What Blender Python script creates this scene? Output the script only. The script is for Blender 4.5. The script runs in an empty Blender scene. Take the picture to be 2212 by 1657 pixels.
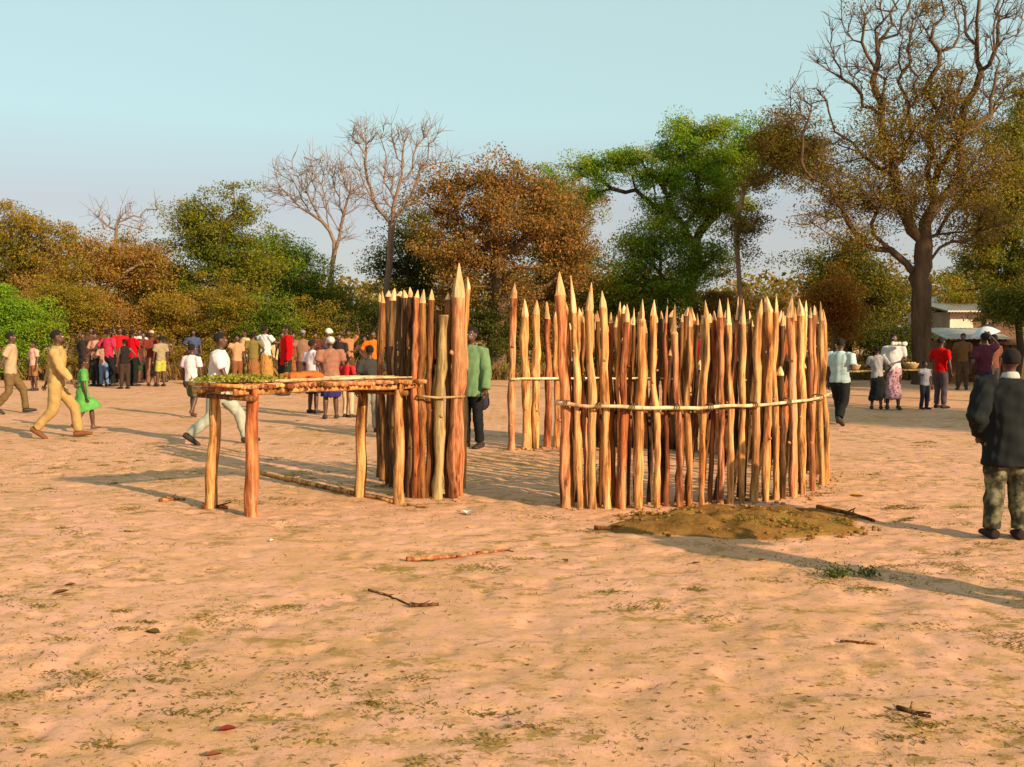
import bpy, bmesh, math, random
import numpy as np
from mathutils import Vector, Matrix
R = math.radians
sc = bpy.context.scene
C = sc.collection

# ------------------------------------------------------------------ camera, sky, sun, exposure
F, W0, H0, HOR, CAMH = 2150.0, 2212.0, 1657.0, 718.0, 1.62
PITCH = math.atan((H0/2-HOR)/F)
cam = bpy.data.cameras.new('camera'); camo = bpy.data.objects.new('camera', cam); C.objects.link(camo)
camo.location = (0, 0, CAMH); camo.rotation_euler = (math.pi/2-PITCH, 0, 0)
cam.sensor_width = 36; cam.lens = 36*F/W0; cam.clip_end = 3000; cam.clip_start = .05
sc.camera = camo
SUN_EL, SUN_LEFT = 21.0, 46.0          # shadows run this many degrees left of straight ahead
world = bpy.data.worlds.new('World'); sc.world = world; world.use_nodes = True
nt = world.node_tree; nt.nodes.clear()
sky = nt.nodes.new('ShaderNodeTexSky'); sky.sky_type = 'NISHITA'; sky.sun_disc = False
sky.sun_elevation = R(SUN_EL); sky.air_density = 1.0; sky.dust_density = 1.6; sky.ozone_density = 1.0; sky.altitude = 200
# direction to the sun: behind the camera on the right
sdir = Vector((math.sin(R(SUN_LEFT))*math.cos(R(SUN_EL)), -math.cos(R(SUN_LEFT))*math.cos(R(SUN_EL)), math.sin(R(SUN_EL))))
sky.sun_rotation = math.atan2(sdir.x, sdir.y)
bg = nt.nodes.new('ShaderNodeBackground'); bg.inputs['Strength'].default_value = .14
wo = nt.nodes.new('ShaderNodeOutputWorld')
# an even veil of dust pales the clear sky: grey at the horizon, milky cyan above
tcw = nt.nodes.new('ShaderNodeTexCoord'); sx = nt.nodes.new('ShaderNodeSeparateXYZ'); nt.links.new(tcw.outputs['Generated'], sx.inputs[0])
vr = nt.nodes.new('ShaderNodeValToRGB'); nt.links.new(sx.outputs['Z'], vr.inputs[0])
vr.color_ramp.elements[0].position = .12; vr.color_ramp.elements[0].color = (1.75, 1.70, 1.72, 1)
vr.color_ramp.elements[1].position = .20; vr.color_ramp.elements[1].color = (1.95, 2.7, 2.5, 1)
hz = nt.nodes.new('ShaderNodeMix'); hz.data_type = 'RGBA'; hz.inputs[0].default_value = .82
nt.links.new(sky.outputs[0], hz.inputs[6]); nt.links.new(vr.outputs[0], hz.inputs[7]); nt.links.new(hz.outputs[2], bg.inputs[0]); nt.links.new(bg.outputs[0], wo.inputs[0])
sl = bpy.data.lights.new('sun', 'SUN'); sl.energy = 4.5; sl.angle = R(.6); sl.color = (1, .745, .48)
so = bpy.data.objects.new('sun', sl); C.objects.link(so)
so.rotation_euler = (-sdir).to_track_quat('-Z', 'Y').to_euler(); so.location = (8, -8, 12)
sc.view_settings.view_transform = 'Standard'; sc.view_settings.look = 'None'
sc.view_settings.gamma = 1; sc.view_settings.exposure = .95

# ------------------------------------------------------------------ pixel helpers (photo shown at 2212 x 1657)
cp, sp = math.cos(PITCH), math.sin(PITCH)
def ray(px, py):
    x = (px-W0/2)/F; u = -(py-H0/2)/F
    return Vector((x, cp+u*sp, u*cp-sp))
def at(px, py, Y):
    d = ray(px, py); t = Y/d.y
    return Vector((d.x*t, Y, CAMH+d.z*t))
def G(px, py, z=0.0):
    d = ray(px, py); t = (z-CAMH)/d.z
    return Vector((d.x*t, d.y*t, z))

# ------------------------------------------------------------------ object helpers
def tag(o, label=None, cat=None, group=None, kind=None):
    if label: o['label'] = label
    if cat: o['category'] = cat
    if group: o['group'] = group
    if kind: o['kind'] = kind
    return o
def empty(name, loc, rz=0):
    o = bpy.data.objects.new(name, None); C.objects.link(o); o.location = loc; o.rotation_euler = (0, 0, rz)
    o.empty_display_size = .2
    return o
def link(name, me, parent=None, loc=None):
    o = bpy.data.objects.new(name, me); C.objects.link(o)
    if parent: o.parent = parent
    if loc is not None: o.location = loc
    return o
def mesh_np(name, V, Fc, mats=(), idx=None, smooth=False):
    V = np.asarray(V, dtype=np.float32); Fc = np.asarray(Fc, dtype=np.int32)
    me = bpy.data.meshes.new(name); n = len(Fc); k = Fc.shape[1]
    me.vertices.add(len(V)); me.vertices.foreach_set('co', V.ravel())
    me.loops.add(n*k); me.loops.foreach_set('vertex_index', Fc.ravel())
    me.polygons.add(n); me.polygons.foreach_set('loop_start', np.arange(0, n*k, k, dtype=np.int32))
    if idx is not None: me.polygons.foreach_set('material_index', np.asarray(idx, dtype=np.int32))
    me.polygons.foreach_set('use_smooth', np.full(n, smooth))
    for m in mats: me.materials.append(m)
    me.update(calc_edges=True)
    return me
class MB:
    """collects quads and n-gons of one part"""
    def __init__(s): s.v = []; s.f = []; s.m = []
    def add(s, vs, fs, mi=0):
        b = len(s.v); s.v += [tuple(v) for v in vs]
        for f in fs: s.f.append(tuple(b+i for i in f)); s.m.append(mi)
    def box(s, c, d, rz=0, mi=0):
        c = Vector(c); M = Matrix.Rotation(rz, 3, 'Z')
        vs = [c+M@Vector((x*d[0]/2, y*d[1]/2, z*d[2]/2)) for z in (-1, 1) for x, y in ((-1,-1),(1,-1),(1,1),(-1,1))]
        s.add(vs, [(3,2,1,0),(4,5,6,7),(0,1,5,4),(1,2,6,5),(2,3,7,6),(3,0,4,7)], mi)
    def tube(s, pts, rad, k=8, mi=0, cap=True, ell=None, jit=0, rng=None, tipmi=None):
        pts = [Vector(p) for p in pts]; n = len(pts)
        t0 = (pts[1]-pts[0]).normalized(); a = Vector((1, 0, 0)) if abs(t0.x) < .8 else Vector((0, 1, 0))
        u = (a-t0*a.dot(t0)).normalized(); vs = []
        for i in range(n):
            t = (pts[min(i+1, n-1)]-pts[max(i-1, 0)])
            t = t.normalized() if t.length > 1e-9 else t0
            u = (u-t*u.dot(t)).normalized(); w = t.cross(u)
            r = rad[i]; ru, rw = (r if isinstance(r, tuple) else (r, r))
            for j in range(k):
                q = 2*math.pi*j/k; g = 1+(rng.uniform(-jit, jit) if jit else 0)
                vs.append(pts[i]+u*(math.cos(q)*ru*g)+w*(math.sin(q)*rw*g))
        b = len(s.v); s.v += [tuple(v) for v in vs]
        for i in range(n-1):
            for j in range(k):
                s.f.append((b+i*k+j, b+i*k+(j+1) % k, b+(i+1)*k+(j+1) % k, b+(i+1)*k+j))
                s.m.append(mi if tipmi is None or i < tipmi[0] else tipmi[1])
        if cap:
            s.f.append(tuple(b+j for j in reversed(range(k)))); s.m.append(mi)
            s.f.append(tuple(b+(n-1)*k+j for j in range(k))); s.m.append(mi if tipmi is None else tipmi[1])
    def ball(s, c, r, mi=0, M=None, seg=10, rings=7):
        c = Vector(c); r = r if isinstance(r, (tuple, list)) else (r, r, r)
        vs = [Vector((0, 0, -1))]
        for i in range(1, rings):
            th = math.pi*i/rings
            for j in range(seg):
                q = 2*math.pi*j/seg; vs.append(Vector((math.sin(th)*math.cos(q), math.sin(th)*math.sin(q), -math.cos(th))))
        vs.append(Vector((0, 0, 1)))
        vs = [Vector((v.x*r[0], v.y*r[1], v.z*r[2])) for v in vs]
        if M: vs = [M@v for v in vs]
        vs = [c+v for v in vs]; fs = []
        for j in range(seg): fs.append((0, 1+(j+1) % seg, 1+j))
        for i in range(rings-2):
            for j in range(seg):
                a = 1+i*seg; fs.append((a+j, a+(j+1) % seg, a+seg+(j+1) % seg, a+seg+j))
        l = len(vs)-1; a = 1+(rings-2)*seg
        for j in range(seg): fs.append((a+j, a+(j+1) % seg, l))
        s.add(vs, fs, mi)
    def mesh(s, name, mats, smooth=True):
        me = bpy.data.meshes.new(name); me.from_pydata(s.v, [], s.f)
        for m in (mats if isinstance(mats, (list, tuple)) else [mats]): me.materials.append(m)
        me.polygons.foreach_set('material_index', s.m); me.polygons.foreach_set('use_smooth', [smooth]*len(s.f))
        me.update(); return me
    def build(s, name, mats, parent=None, loc=None, smooth=True): return link(name, s.mesh(name, mats, smooth), parent, loc)

def remeshed(name, mb, voxel, mats, smooth_it=3, fold=0, seed=0, freq=1.0):
    """one continuous surface out of the overlapping volumes in mb"""
    me = mb.mesh('tmp', []); o = bpy.data.objects.new('tmp', me); C.objects.link(o)
    m = o.modifiers.new('r', 'REMESH'); m.mode = 'VOXEL'; m.voxel_size = voxel; m.use_smooth_shade = True
    if smooth_it:
        s = o.modifiers.new('s', 'SMOOTH'); s.iterations = smooth_it; s.factor = .5
    dg = bpy.context.evaluated_depsgraph_get()
    out = bpy.data.meshes.new_from_object(o.evaluated_get(dg)); out.name = name
    bpy.data.objects.remove(o); bpy.data.meshes.remove(me)
    if fold:
        n = len(out.vertices); co = np.zeros(n*3, np.float32); no = np.zeros(n*3, np.float32)
        out.vertices.foreach_get('co', co); out.vertices.foreach_get('normal', no)
        co = co.reshape(-1, 3); no = no.reshape(-1, 3); r = np.random.RandomState(seed); d = np.zeros(n)
        for k in range(6):
            a = r.randn(3)*(9+9*k)*freq; a[2] *= .8; d += np.sin(co@a+r.rand()*6.28)/(1+.5*k)
        co += no*(d[:, None]*fold); out.vertices.foreach_set('co', co.astype(np.float32).ravel())
    out.materials.clear()
    for mm in mats: out.materials.append(mm)
    out.polygons.foreach_set('use_smooth', [True]*len(out.polygons)); out.update()
    return out
def join_into(me, mb):
    """append mb's geometry (with its material indices) to the mesh me"""
    bm = bmesh.new(); bm.from_mesh(me); vs = [bm.verts.new(v) for v in mb.v]
    for f, mi in zip(mb.f, mb.m):
        try: fc = bm.faces.new([vs[i] for i in f]); fc.material_index = mi; fc.smooth = True
        except ValueError: pass
    bm.to_mesh(me); bm.free(); me.update()

# ------------------------------------------------------------------ materials
def newmat(name, rough=.85, spec=.25):
    m = bpy.data.materials.new(name); m.use_nodes = True; n = m.node_tree
    b = n.nodes['Principled BSDF']; b.inputs['Roughness'].default_value = rough
    b.inputs['Specular IOR Level'].default_value = spec
    return m, n, b
def node(n, t, **kw):
    x = n.nodes.new(t)
    for k, v in kw.items():
        if k in x.inputs: x.inputs[k].default_value = v
        else: setattr(x, k, v)
    return x
def ramp(n, src, stops):
    r = n.nodes.new('ShaderNodeValToRGB'); n.links.new(src, r.inputs[0])
    e = r.color_ramp.elements
    while len(e) > 1: e.remove(e[-1])
    e[0].position, e[0].color = stops[0][0], (*stops[0][1], 1)
    for p, c in stops[1:]:
        x = e.new(p); x.color = (*c, 1)
    return r
def mix(n, f, a, b, mode='MIX'):
    x = n.nodes.new('ShaderNodeMix'); x.data_type = 'RGBA'; x.blend_type = mode
    for s, v in ((0, f), (6, a), (7, b)):
        if hasattr(v, 'links') or hasattr(v, 'is_linked'): n.links.new(v, x.inputs[s])
        else: x.inputs[s].default_value = v if s == 0 else (*v, 1)
    return x.outputs[2]
def noise(n, vec, scale, detail=4, rough=.6):
    x = node(n, 'ShaderNodeTexNoise', Scale=scale, Detail=detail, Roughness=rough)
    if vec is not None: n.links.new(vec, x.inputs['Vector'])
    return x.outputs['Fac']
def mapping(n, scale=(1, 1, 1), src='Object'):
    tc = n.nodes.new('ShaderNodeTexCoord'); mp = n.nodes.new('ShaderNodeMapping'); mp.inputs['Scale'].default_value = scale
    n.links.new(tc.outputs[src], mp.inputs[0]); return mp.outputs[0]
def bump(n, b, h, strength=.4, dist=.02):
    x = node(n, 'ShaderNodeBump', Strength=strength, Distance=dist); n.links.new(h, x.inputs['Height']); n.links.new(x.outputs[0], b.inputs['Normal'])
MC = {}
def cloth(col, rough=.9, v=.25):
    key = ('c', tuple(col))
    if key in MC: return MC[key]
    m, n, b = newmat('cloth', rough, .15)
    nz = noise(n, mapping(n), 14, 5)
    col = tuple(c*.8 for c in col)
    r = ramp(n, nz, [(.25, tuple(c*(1-v) for c in col)), (.75, tuple(min(1, c*(1+v*.6)) for c in col))])
    n.links.new(r.outputs[0], b.inputs['Base Color']); bump(n, b, noise(n, mapping(n), 30, 4), .35, .012)
    MC[key] = m; return m
def pattern_cloth(c1, c2, scale=18):
    key = ('p', c1, c2)
    if key in MC: return MC[key]
    m, n, b = newmat('printed_cloth', .9, .15)
    vo = node(n, 'ShaderNodeTexVoronoi', Scale=scale); n.links.new(mapping(n), vo.inputs['Vector'])
    r = ramp(n, vo.outputs['Distance'], [(.30, c1), (.42, c2)]); r.color_ramp.interpolation = 'EASE'
    n.links.new(r.outputs[0], b.inputs['Base Color']); MC[key] = m; return m
def patch_cloth():
    m, n, b = newmat('worn_cloth', .9, .15)
    r = ramp(n, noise(n, mapping(n), 9, 4, .6), [(.46, (.03, .03, .018)), (.54, (.11, .10, .055)), (.66, (.20, .18, .11))])
    n.links.new(r.outputs[0], b.inputs['Base Color']); bump(n, b, noise(n, mapping(n), 30, 4), .4, .012); return m
def skin(col=(.075, .032, .018)):
    key = ('s', col)
    if key in MC: return MC[key]
    m, n, b = newmat('skin', .5, .4)
    r = ramp(n, noise(n, mapping(n), 9, 3), [(.3, tuple(c*.8 for c in col)), (.7, tuple(c*1.2 for c in col))])
    n.links.new(r.outputs[0], b.inputs['Base Color']); MC[key] = m; return m
def plain(name, col, rough=.8, v=.2, scale=6, spec=.25, metal=0):
    m, n, b = newmat(name, rough, spec); b.inputs['Metallic'].default_value = metal
    r = ramp(n, noise(n, mapping(n), scale, 5), [(.3, tuple(c*(1-v) for c in col)), (.7, tuple(min(1, c*(1+v)) for c in col))])
    n.links.new(r.outputs[0], b.inputs['Base Color']); bump(n, b, noise(n, mapping(n), scale*5, 4), .3, .01)
    return m
def wood(name, c1, c2, c3, grain=26):
    """peeled or barked pole: streaks that run along z, scars across"""
    m, n, b = newmat(name, .95, .08)
    oi = n.nodes.new('ShaderNodeObjectInfo'); tc = n.nodes.new('ShaderNodeTexCoord')
    av = n.nodes.new('ShaderNodeVectorMath'); av.operation = 'ADD'
    cm = n.nodes.new('ShaderNodeVectorMath'); cm.operation = 'SCALE'; cm.inputs['Scale'].default_value = 37
    cx = n.nodes.new('ShaderNodeCombineXYZ')
    for i in range(3): n.links.new(oi.outputs['Random'], cx.inputs[i])
    n.links.new(cx.outputs[0], cm.inputs[0]); n.links.new(tc.outputs['Object'], av.inputs[0]); n.links.new(cm.outputs[0], av.inputs[1])
    mp = n.nodes.new('ShaderNodeMapping'); mp.inputs['Scale'].default_value = (1, 1, .09); n.links.new(av.outputs[0], mp.inputs[0])
    mp2 = n.nodes.new('ShaderNodeMapping'); mp2.inputs['Scale'].default_value = (1, 1, .28); n.links.new(av.outputs[0], mp2.inputs[0])
    g = noise(n, mp.outputs[0], grain, 6, .65); p = noise(n, mp2.outputs[0], 5.5, 4, .6)
    r1 = ramp(n, g, [(.38, tuple(c*.45 for c in c1)), (.455, c1), (.52, c2), (.60, c3)])
    r2 = ramp(n, p, [(.38, tuple(c*.42 for c in c1)), (.50, c2), (.66, c3)])
    sc_ = ramp(n, noise(n, mp2.outputs[0], 15, 5, .75), [(.60, (1, 1, 1)), (.68, (.30, .22, .18))])
    hu = noise(n, mp2.outputs[0], 2.2, 2, .5); r3 = ramp(n, hu, [(.36, (1.0, .80, .66)), (.5, (1, 1, 1)), (.64, (1, 1.0, .9))])
    col = mix(n, .42, r1.outputs[0], r2.outputs[0]); col = mix(n, .8, col, sc_.outputs[0], 'MULTIPLY'); col = mix(n, .85, col, r3.outputs[0], 'MULTIPLY')
    hs = n.nodes.new('ShaderNodeHueSaturation'); n.links.new(col, hs.inputs['Color'])
    mr = node(n, 'ShaderNodeMapRange'); mr.inputs['To Min'].default_value = .78; mr.inputs['To Max'].default_value = 1.18
    n.links.new(oi.outputs['Random'], mr.inputs[0]); n.links.new(mr.outputs[0], hs.inputs['Value'])
    n.links.new(hs.outputs[0], b.inputs['Base Color']); bump(n, b, g, .9, .02)
    return m
def bark(name, c1, c2, scale=6):
    m, n, b = newmat(name, .95, .1)
    g = noise(n, mapping(n, (1, 1, .2)), scale, 6, .7)
    r = ramp(n, g, [(.3, c1), (.7, c2)]); n.links.new(r.outputs[0], b.inputs['Base Color']); bump(n, b, g, .6, .05)
    return m
def foliage(name, stops, scale=.55, trans=.42, vr=.3):
    """leaves: hue patches through the crown, every leaf a little different"""
    key = ('f', name)
    if key in MC: return MC[key]
    m, n, b = newmat(name, .7, .2)
    nz = noise(n, mapping(n), scale, 3, .55); ge = n.nodes.new('ShaderNodeNewGeometry')
    mt = n.nodes.new('ShaderNodeMath'); mt.operation = 'MULTIPLY_ADD'
    n.links.new(ge.outputs['Random Per Island'], mt.inputs[0]); mt.inputs[1].default_value = .34; 
    ma = n.nodes.new('ShaderNodeMath'); ma.operation = 'SUBTRACT'; n.links.new(nz, ma.inputs[0]); ma.inputs[1].default_value = .17
    n.links.new(ma.outputs[0], mt.inputs[2])
    r = ramp(n, mt.outputs[0], [(.3+.4*i/(len(stops)-1), c) for i, c in enumerate(stops)])
    hs = n.nodes.new('ShaderNodeHueSaturation'); n.links.new(r.outputs[0], hs.inputs['Color'])
    fr = n.nodes.new('ShaderNodeMath'); fr.operation = 'MULTIPLY'; fr.inputs[1].default_value = 7.31
    fq = n.nodes.new('ShaderNodeMath'); fq.operation = 'FRACT'; n.links.new(ge.outputs['Random Per Island'], fr.inputs[0]); n.links.new(fr.outputs[0], fq.inputs[0])
    mr = node(n, 'ShaderNodeMapRange'); mr.inputs['To Min'].default_value = 1-vr; mr.inputs['To Max'].default_value = 1+vr
    n.links.new(fq.outputs[0], mr.inputs[0]); n.links.new(mr.outputs[0], hs.inputs['Value'])
    n.links.new(hs.outputs[0], b.inputs['Base Color'])
    tr = n.nodes.new('ShaderNodeBsdfTranslucent'); n.links.new(hs.outputs[0], tr.inputs[0])
    mx = n.nodes.new('ShaderNodeMixShader'); mx.inputs[0].default_value = trans
    out = n.nodes['Material Output']; n.links.new(b.outputs[0], mx.inputs[1]); n.links.new(tr.outputs[0], mx.inputs[2]); n.links.new(mx.outputs[0], out.inputs[0])
    MC[key] = m; return m

# ------------------------------------------------------------------ ground
def vnoise(X, Y, s, seed):
    r = np.random.RandomState(seed); T = r.rand(256, 256)
    x = X*s+1000.37; y = Y*s+1000.91; xi = np.floor(x).astype(int); yi = np.floor(y).astype(int)
    fx = x-xi; fy = y-yi; fx = fx*fx*(3-2*fx); fy = fy*fy*(3-2*fy)
    a = T[xi % 256, yi % 256]; b = T[(xi+1) % 256, yi % 256]; c = T[xi % 256, (yi+1) % 256]; d = T[(xi+1) % 256, (yi+1) % 256]
    return (a*(1-fx)+b*fx)*(1-fy)+(c*(1-fx)+d*fx)*fy
def axis(lo, hi, step, far, g=1.09):
    a = list(np.arange(lo, hi, step)); s = step; x = a[-1]
    while x < far: s *= g; x += s; a.append(x)
    s = step; x = lo; pre = []
    while x > -far: s *= g; x -= s; pre.append(x)
    return np.array(pre[::-1]+a)
MOUND = (1.95, 8.42)
def terrain(X, Y):
    near = np.clip(1-(np.hypot(X, Y-8)-9)/14, 0, 1)
    h = (vnoise(X, Y, .35, 1)-.5)*.05+(vnoise(X, Y, 1.1, 2)-.5)*.010
    # scuffed footprints: shallow pits with soft rims, a little longer from left to right
    p = vnoise(X, Y*1.1, 3.3, 3); h2 = -np.clip(p-.68, 0, 1)*.06
    q = vnoise(X, Y*1.1, 7.5, 4); h2 += -np.clip(q-.66, 0, 1)*.05+(vnoise(X*.8, Y, 17, 5)-.5)*.006
    return (h*np.clip((np.hypot(X, Y))/3, 0, 1)+h2)*near
xs = axis(-6.2, 6.2, .032, 900); ys = axis(1.9, 12.5, .034, 900)
XX, YY = np.meshgrid(xs, ys, indexing='ij'); ZZ = terrain(XX, YY)
nx, ny = len(xs), len(ys); I = np.arange(nx*ny).reshape(nx, ny)
Fg = np.stack([I[:-1, :-1], I[1:, :-1], I[1:, 1:], I[:-1, 1:]], -1).reshape(-1, 4)
gm, n, b = newmat('dry_earth', .95, .1)
gv = mapping(n); gs = mapping(n, (.85, 1.1, 1)); gl = mapping(n, (.75, 1.1, 1))
big = ramp(n, noise(n, gv, .45, 4, .6), [(.30, (.50, .255, .125)), (.5, (.61, .315, .20)), (.72, (.67, .345, .24))])
mid = ramp(n, noise(n, gs, 5.5, 7, .75), [(.44, (0, 0, 0)), (.56, (1, 1, 1))])
c1 = mix(n, .55, big.outputs[0], (.46, .26, .10)); cA = mix(n, mid.outputs[0], c1, big.outputs[0])
scr = ramp(n, noise(n, gl, 5.0, 10, .80), [(.515, (0, 0, 0)), (.57, (1, 1, 1))])       # withered grass stubble
patch = ramp(n, noise(n, gs, .9, 4, .6), [(.40, (.15, .15, .15)), (.56, (1, 1, 1))])
fm = n.nodes.new('ShaderNodeMath'); fm.operation = 'MULTIPLY'; n.links.new(scr.outputs[0], fm.inputs[0]); n.links.new(patch.outputs[0], fm.inputs[1])
fm2 = n.nodes.new('ShaderNodeMath'); fm2.operation = 'MULTIPLY'; fm2.inputs[1].default_value = .9; n.links.new(fm.outputs[0], fm2.inputs[0])
cB = mix(n, fm2.outputs[0], cA, (.25, .155, .035))
sp1 = ramp(n, noise(n, gv, 42, 3, .8), [(.66, (0, 0, 0)), (.72, (1, 1, 1))])
f3 = n.nodes.new('ShaderNodeMath'); f3.operation = 'MULTIPLY'; f3.inputs[1].default_value = .45; n.links.new(sp1.outputs[0], f3.inputs[0])
cC = mix(n, f3.outputs[0], cB, (.72, .52, .32))
sp2 = ramp(n, noise(n, gs, 20, 3, .8), [(.60, (0, 0, 0)), (.66, (1, 1, 1))])
f4 = n.nodes.new('ShaderNodeMath'); f4.operation = 'MULTIPLY'; f4.inputs[1].default_value = .75; n.links.new(sp2.outputs[0], f4.inputs[0])
cD = mix(n, f4.outputs[0], cC, (.19, .085, .03))
n.links.new(cD, b.inputs['Base Color']); bump(n, b, noise(n, gv, 24, 8, .75), .5, .015)
ground = link('ground', mesh_np('ground', np.stack([XX, YY, ZZ], -1).reshape(-1, 3), Fg, [gm], smooth=True))
ground['kind'] = 'structure'

# ------------------------------------------------------------------ people
SKIN = skin()
EYE = plain('eye_white', (.6, .55, .5), .3); DARKM = plain('dark_iris', (.01, .008, .006), .3); LIP = plain('lip', (.14, .05, .04), .5)
HAIR = plain('hair', (.008, .006, .005), .95); SOLE = plain('shoe', (.03, .022, .018), .6)
ARMS = {'down': ((.142, .0, .635), (.148, .035, .485)), 'bent': ((.155, -.03, .65), (.115, .115, .655)),
        'fwd': ((.145, .07, .65), (.14, .16, .545)), 'back': ((.142, -.065, .65), (.15, -.115, .515)),
        'up': ((.18, .05, .93), (.15, .07, 1.06)), 'head': ((.215, .05, .86), (.10, .04, .965)),
        'fold': ((.152, .03, .65), (-.02, .115, .685)), 'hip': ((.205, -.06, .66), (.115, .02, .565)),
        'pocket': ((.172, -.045, .645), (.128, .05, .535)), 'lap': ((.145, .04, .62), (.06, .15, .52)),
        'out': ((.19, .07, .71), (.24, .18, .72))}
def hand(mb, w, d, side, H, n, mi=0):
    """palm, four unequal curled fingers and a thumb off the palm's side"""
    d = d.normalized(); n = (n-d*n.dot(d)).normalized(); s = d.cross(n)*side
    if s.y < 0: s = -s
    mb.tube([w-d*.006*H, w+d*.02*H, w+d*.05*H], [(.013*H, .010*H), (.024*H, .010*H), (.022*H, .008*H)], 8, mi)
    for i, L in enumerate((.040, .045, .042, .033)):
        o = w+d*.046*H+s*(.0155-.0105*i)*H; e = o+(d+n*.25).normalized()*L*.5*H; t = e+(d+n*.95).normalized()*L*.5*H
        mb.tube([o, e, t], [.0052*H, .0047*H, .0034*H], 5, mi)
    o = w+d*.016*H+s*.018*H; e = o+(d*.8+s*.75+n*.2).normalized()*.022*H; t = e+(d+s*.15+n*.3).normalized()*.019*H
    mb.tube([o, e, t], [.0068*H, .0058*H, .004*H], 5, mi)
def person(px, py, H, face, label, top, tcol, bot, bcol, pose='stand', arms=('down', 'down'), stride=.16, hair='short',
           group=None, shoes=True, hcol=None, fine=False, tpat=None, bpat=None, pos=None, lean=0.0, build=1.0, collar=None, headturn=0, seed=0, headtilt=0):
    g = Vector(pos) if pos is not None else G(px, py)
    rn = random.Random(int(px*7+py)); seed = int(px)
    if arms == ('down', 'down') and pose == 'stand' and not fine: arms = (rn.choice(['down', 'bent', 'hip', 'fold', 'down']), rn.choice(['down', 'bent', 'hip', 'out', 'down']))
    vx = H*(.008 if fine else .0125); V = Vector
    # ---- joints in units of height, +y is where the person faces
    hip = .505; J = {}
    if pose == 'walk':
        s = stride; hip = .50-.25*s*s*2
        J['L'] = [V((-.052, 0, hip)), V((-.052, s*.62+.035, hip*.55)), V((-.052, s, .045))]
        J['R'] = [V((.052, 0, hip)), V((.052, -s*.28+.03, hip*.53)), V((.052, -s*1.0, .085))]
        tilt = {'L': .1, 'R': -.55}
    elif pose == 'sit':
        hip = .10
        J['L'] = [V((-.055, 0, hip)), V((-.085, .2, .27)), V((-.07, .30, .04))]; J['R'] = [V((.055, 0, hip)), V((.085, .2, .26)), V((.07, .29, .04))]
        tilt = {'L': 0, 'R': 0}
    elif pose == 'bend':
        J['L'] = [V((-.055, -.05, hip)), V((-.06, .0, .28)), V((-.06, -.02, .04))]; J['R'] = [V((.055, -.05, hip)), V((.06, .02, .28)), V((.07, .05, .04))]
        tilt = {'L': 0, 'R': 0}
    else:
        a, c = rn.uniform(-.02, .03), rn.uniform(-.02, .03)
        J['L'] = [V((-.052, 0, hip)), V((-.058, .012+a*.5, .28)), V((-.068, a, .04))]; J['R'] = [V((.052, 0, hip)), V((.058, .012+c*.5, .28)), V((.065, c, .04))]
        tilt = {'L': 0, 'R': 0}
    ln = lean+(.75 if pose == 'bend' else 0)+(.12 if pose == 'sit' else 0)+(.05 if pose == 'walk' else 0)
    piv = V((0, J['L'][0].y, hip))
    def up(p):                                   # upper body: written for hip = .505, moved and leant
        p = V(p); d = V((p.x, p.y, p.z-.505)); return piv+Matrix.Rotation(-ln, 3, 'X')@d
    A = {}
    for sgn, nm, ar in ((-1, 'L', arms[0]), (1, 'R', arms[1])):
        e, w = ARMS[ar]; A[nm] = [up((sgn*.104*build, -.005, .808)), up((sgn*e[0], e[1], e[2])), up((sgn*w[0], w[1], w[2]))]
        if pose == 'bend' and ar == 'down': A[nm] = [A[nm][0], A[nm][0]+V((sgn*.02, .03, -.17)), A[nm][0]+V((sgn*.01, .05, -.32))]
    S = lambda p: p*H
    # ---- body
    mb = MB(); bl = build
    def T(mb, pts, rad, k=12): mb.tube([S(p) for p in pts], [tuple(q*H for q in r) if isinstance(r, tuple) else r*H for r in rad], k)
    T(mb, [up((0, 0, .46)), up((0, 0, .52)), up((0, .002, .60)), up((0, .004, .70)), up((0, 0, .78)), up((0, 0, .825)), up((0, -.004, .85))],
      [(.05*bl, .045*bl), (.082*bl, .056*bl), (.070*bl, .05*bl), (.086*bl, .057*bl), (.098*bl, .055*bl), (.06*bl, .04*bl), (.032, .03)], 16)
    T(mb, [up((0, -.006, .82)), up((0, .0, .87)), up((0, .004, .90))], [.033, .028, .028], 10)
    for nm in 'LR':
        h, k, a = J[nm]
        T(mb, [h, h.lerp(k, .35), k, k.lerp(a, .35), a], [.052*bl, .049*bl, .033, .034, .021])
        fd = V((.12*(1 if nm == 'R' else -1), 1, 0)).normalized(); z = V((0, 0, 1)); dn = tilt[nm]
        fd = (fd*math.cos(dn)+z*math.sin(dn)).normalized()
        T(mb, [a-fd*.035+z*-.012, a-z*.010+fd*.01, a+fd*.05-z*.020, a+fd*.10-z*.026], [(.020, .020), (.027, .026), (.028, .018), (.020, .011)], 10)
        s_, e, w = A[nm]
        T(mb, [s_, s_.lerp(e, .5), e, e.lerp(w, .4), w], [.032*bl, .027*bl, .021, .021, .0135], 10)
    hc = lambda x, y, z: up((0, 0, .90))+Matrix.Rotation(headturn, 3, 'Z')@(Matrix.Rotation(-ln*.35-headtilt, 3, 'X')@V((x, y, z-.90)))
    HR = Matrix.Rotation(headturn, 3, 'Z')@Matrix.Rotation(-ln*.35-headtilt, 3, 'X')
    mb.ball(S(hc(0, -.006, .943)), (.0435*H, .053*H, .051*H), 0, HR, 14, 10)
    mb.ball(S(hc(0, .014, .905)), (.033*H, .036*H, .037*H), 0, HR, 12, 8)
    mb.ball(S(hc(0, .053, .920)), (.009*H, .009*H, .012*H), 0, HR)
    mb.ball(S(hc(0, .046, .898)), (.014*H, .008*H, .006*H), 0, HR)
    for s_ in (-1, 1): mb.ball(S(hc(s_*.043, -.002, .925)), (.006*H, .011*H, .016*H), 0, HR, 8, 6)
    me = remeshed('person', mb, vx, [SKIN, EYE, DARKM, LIP], 2)
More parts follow.
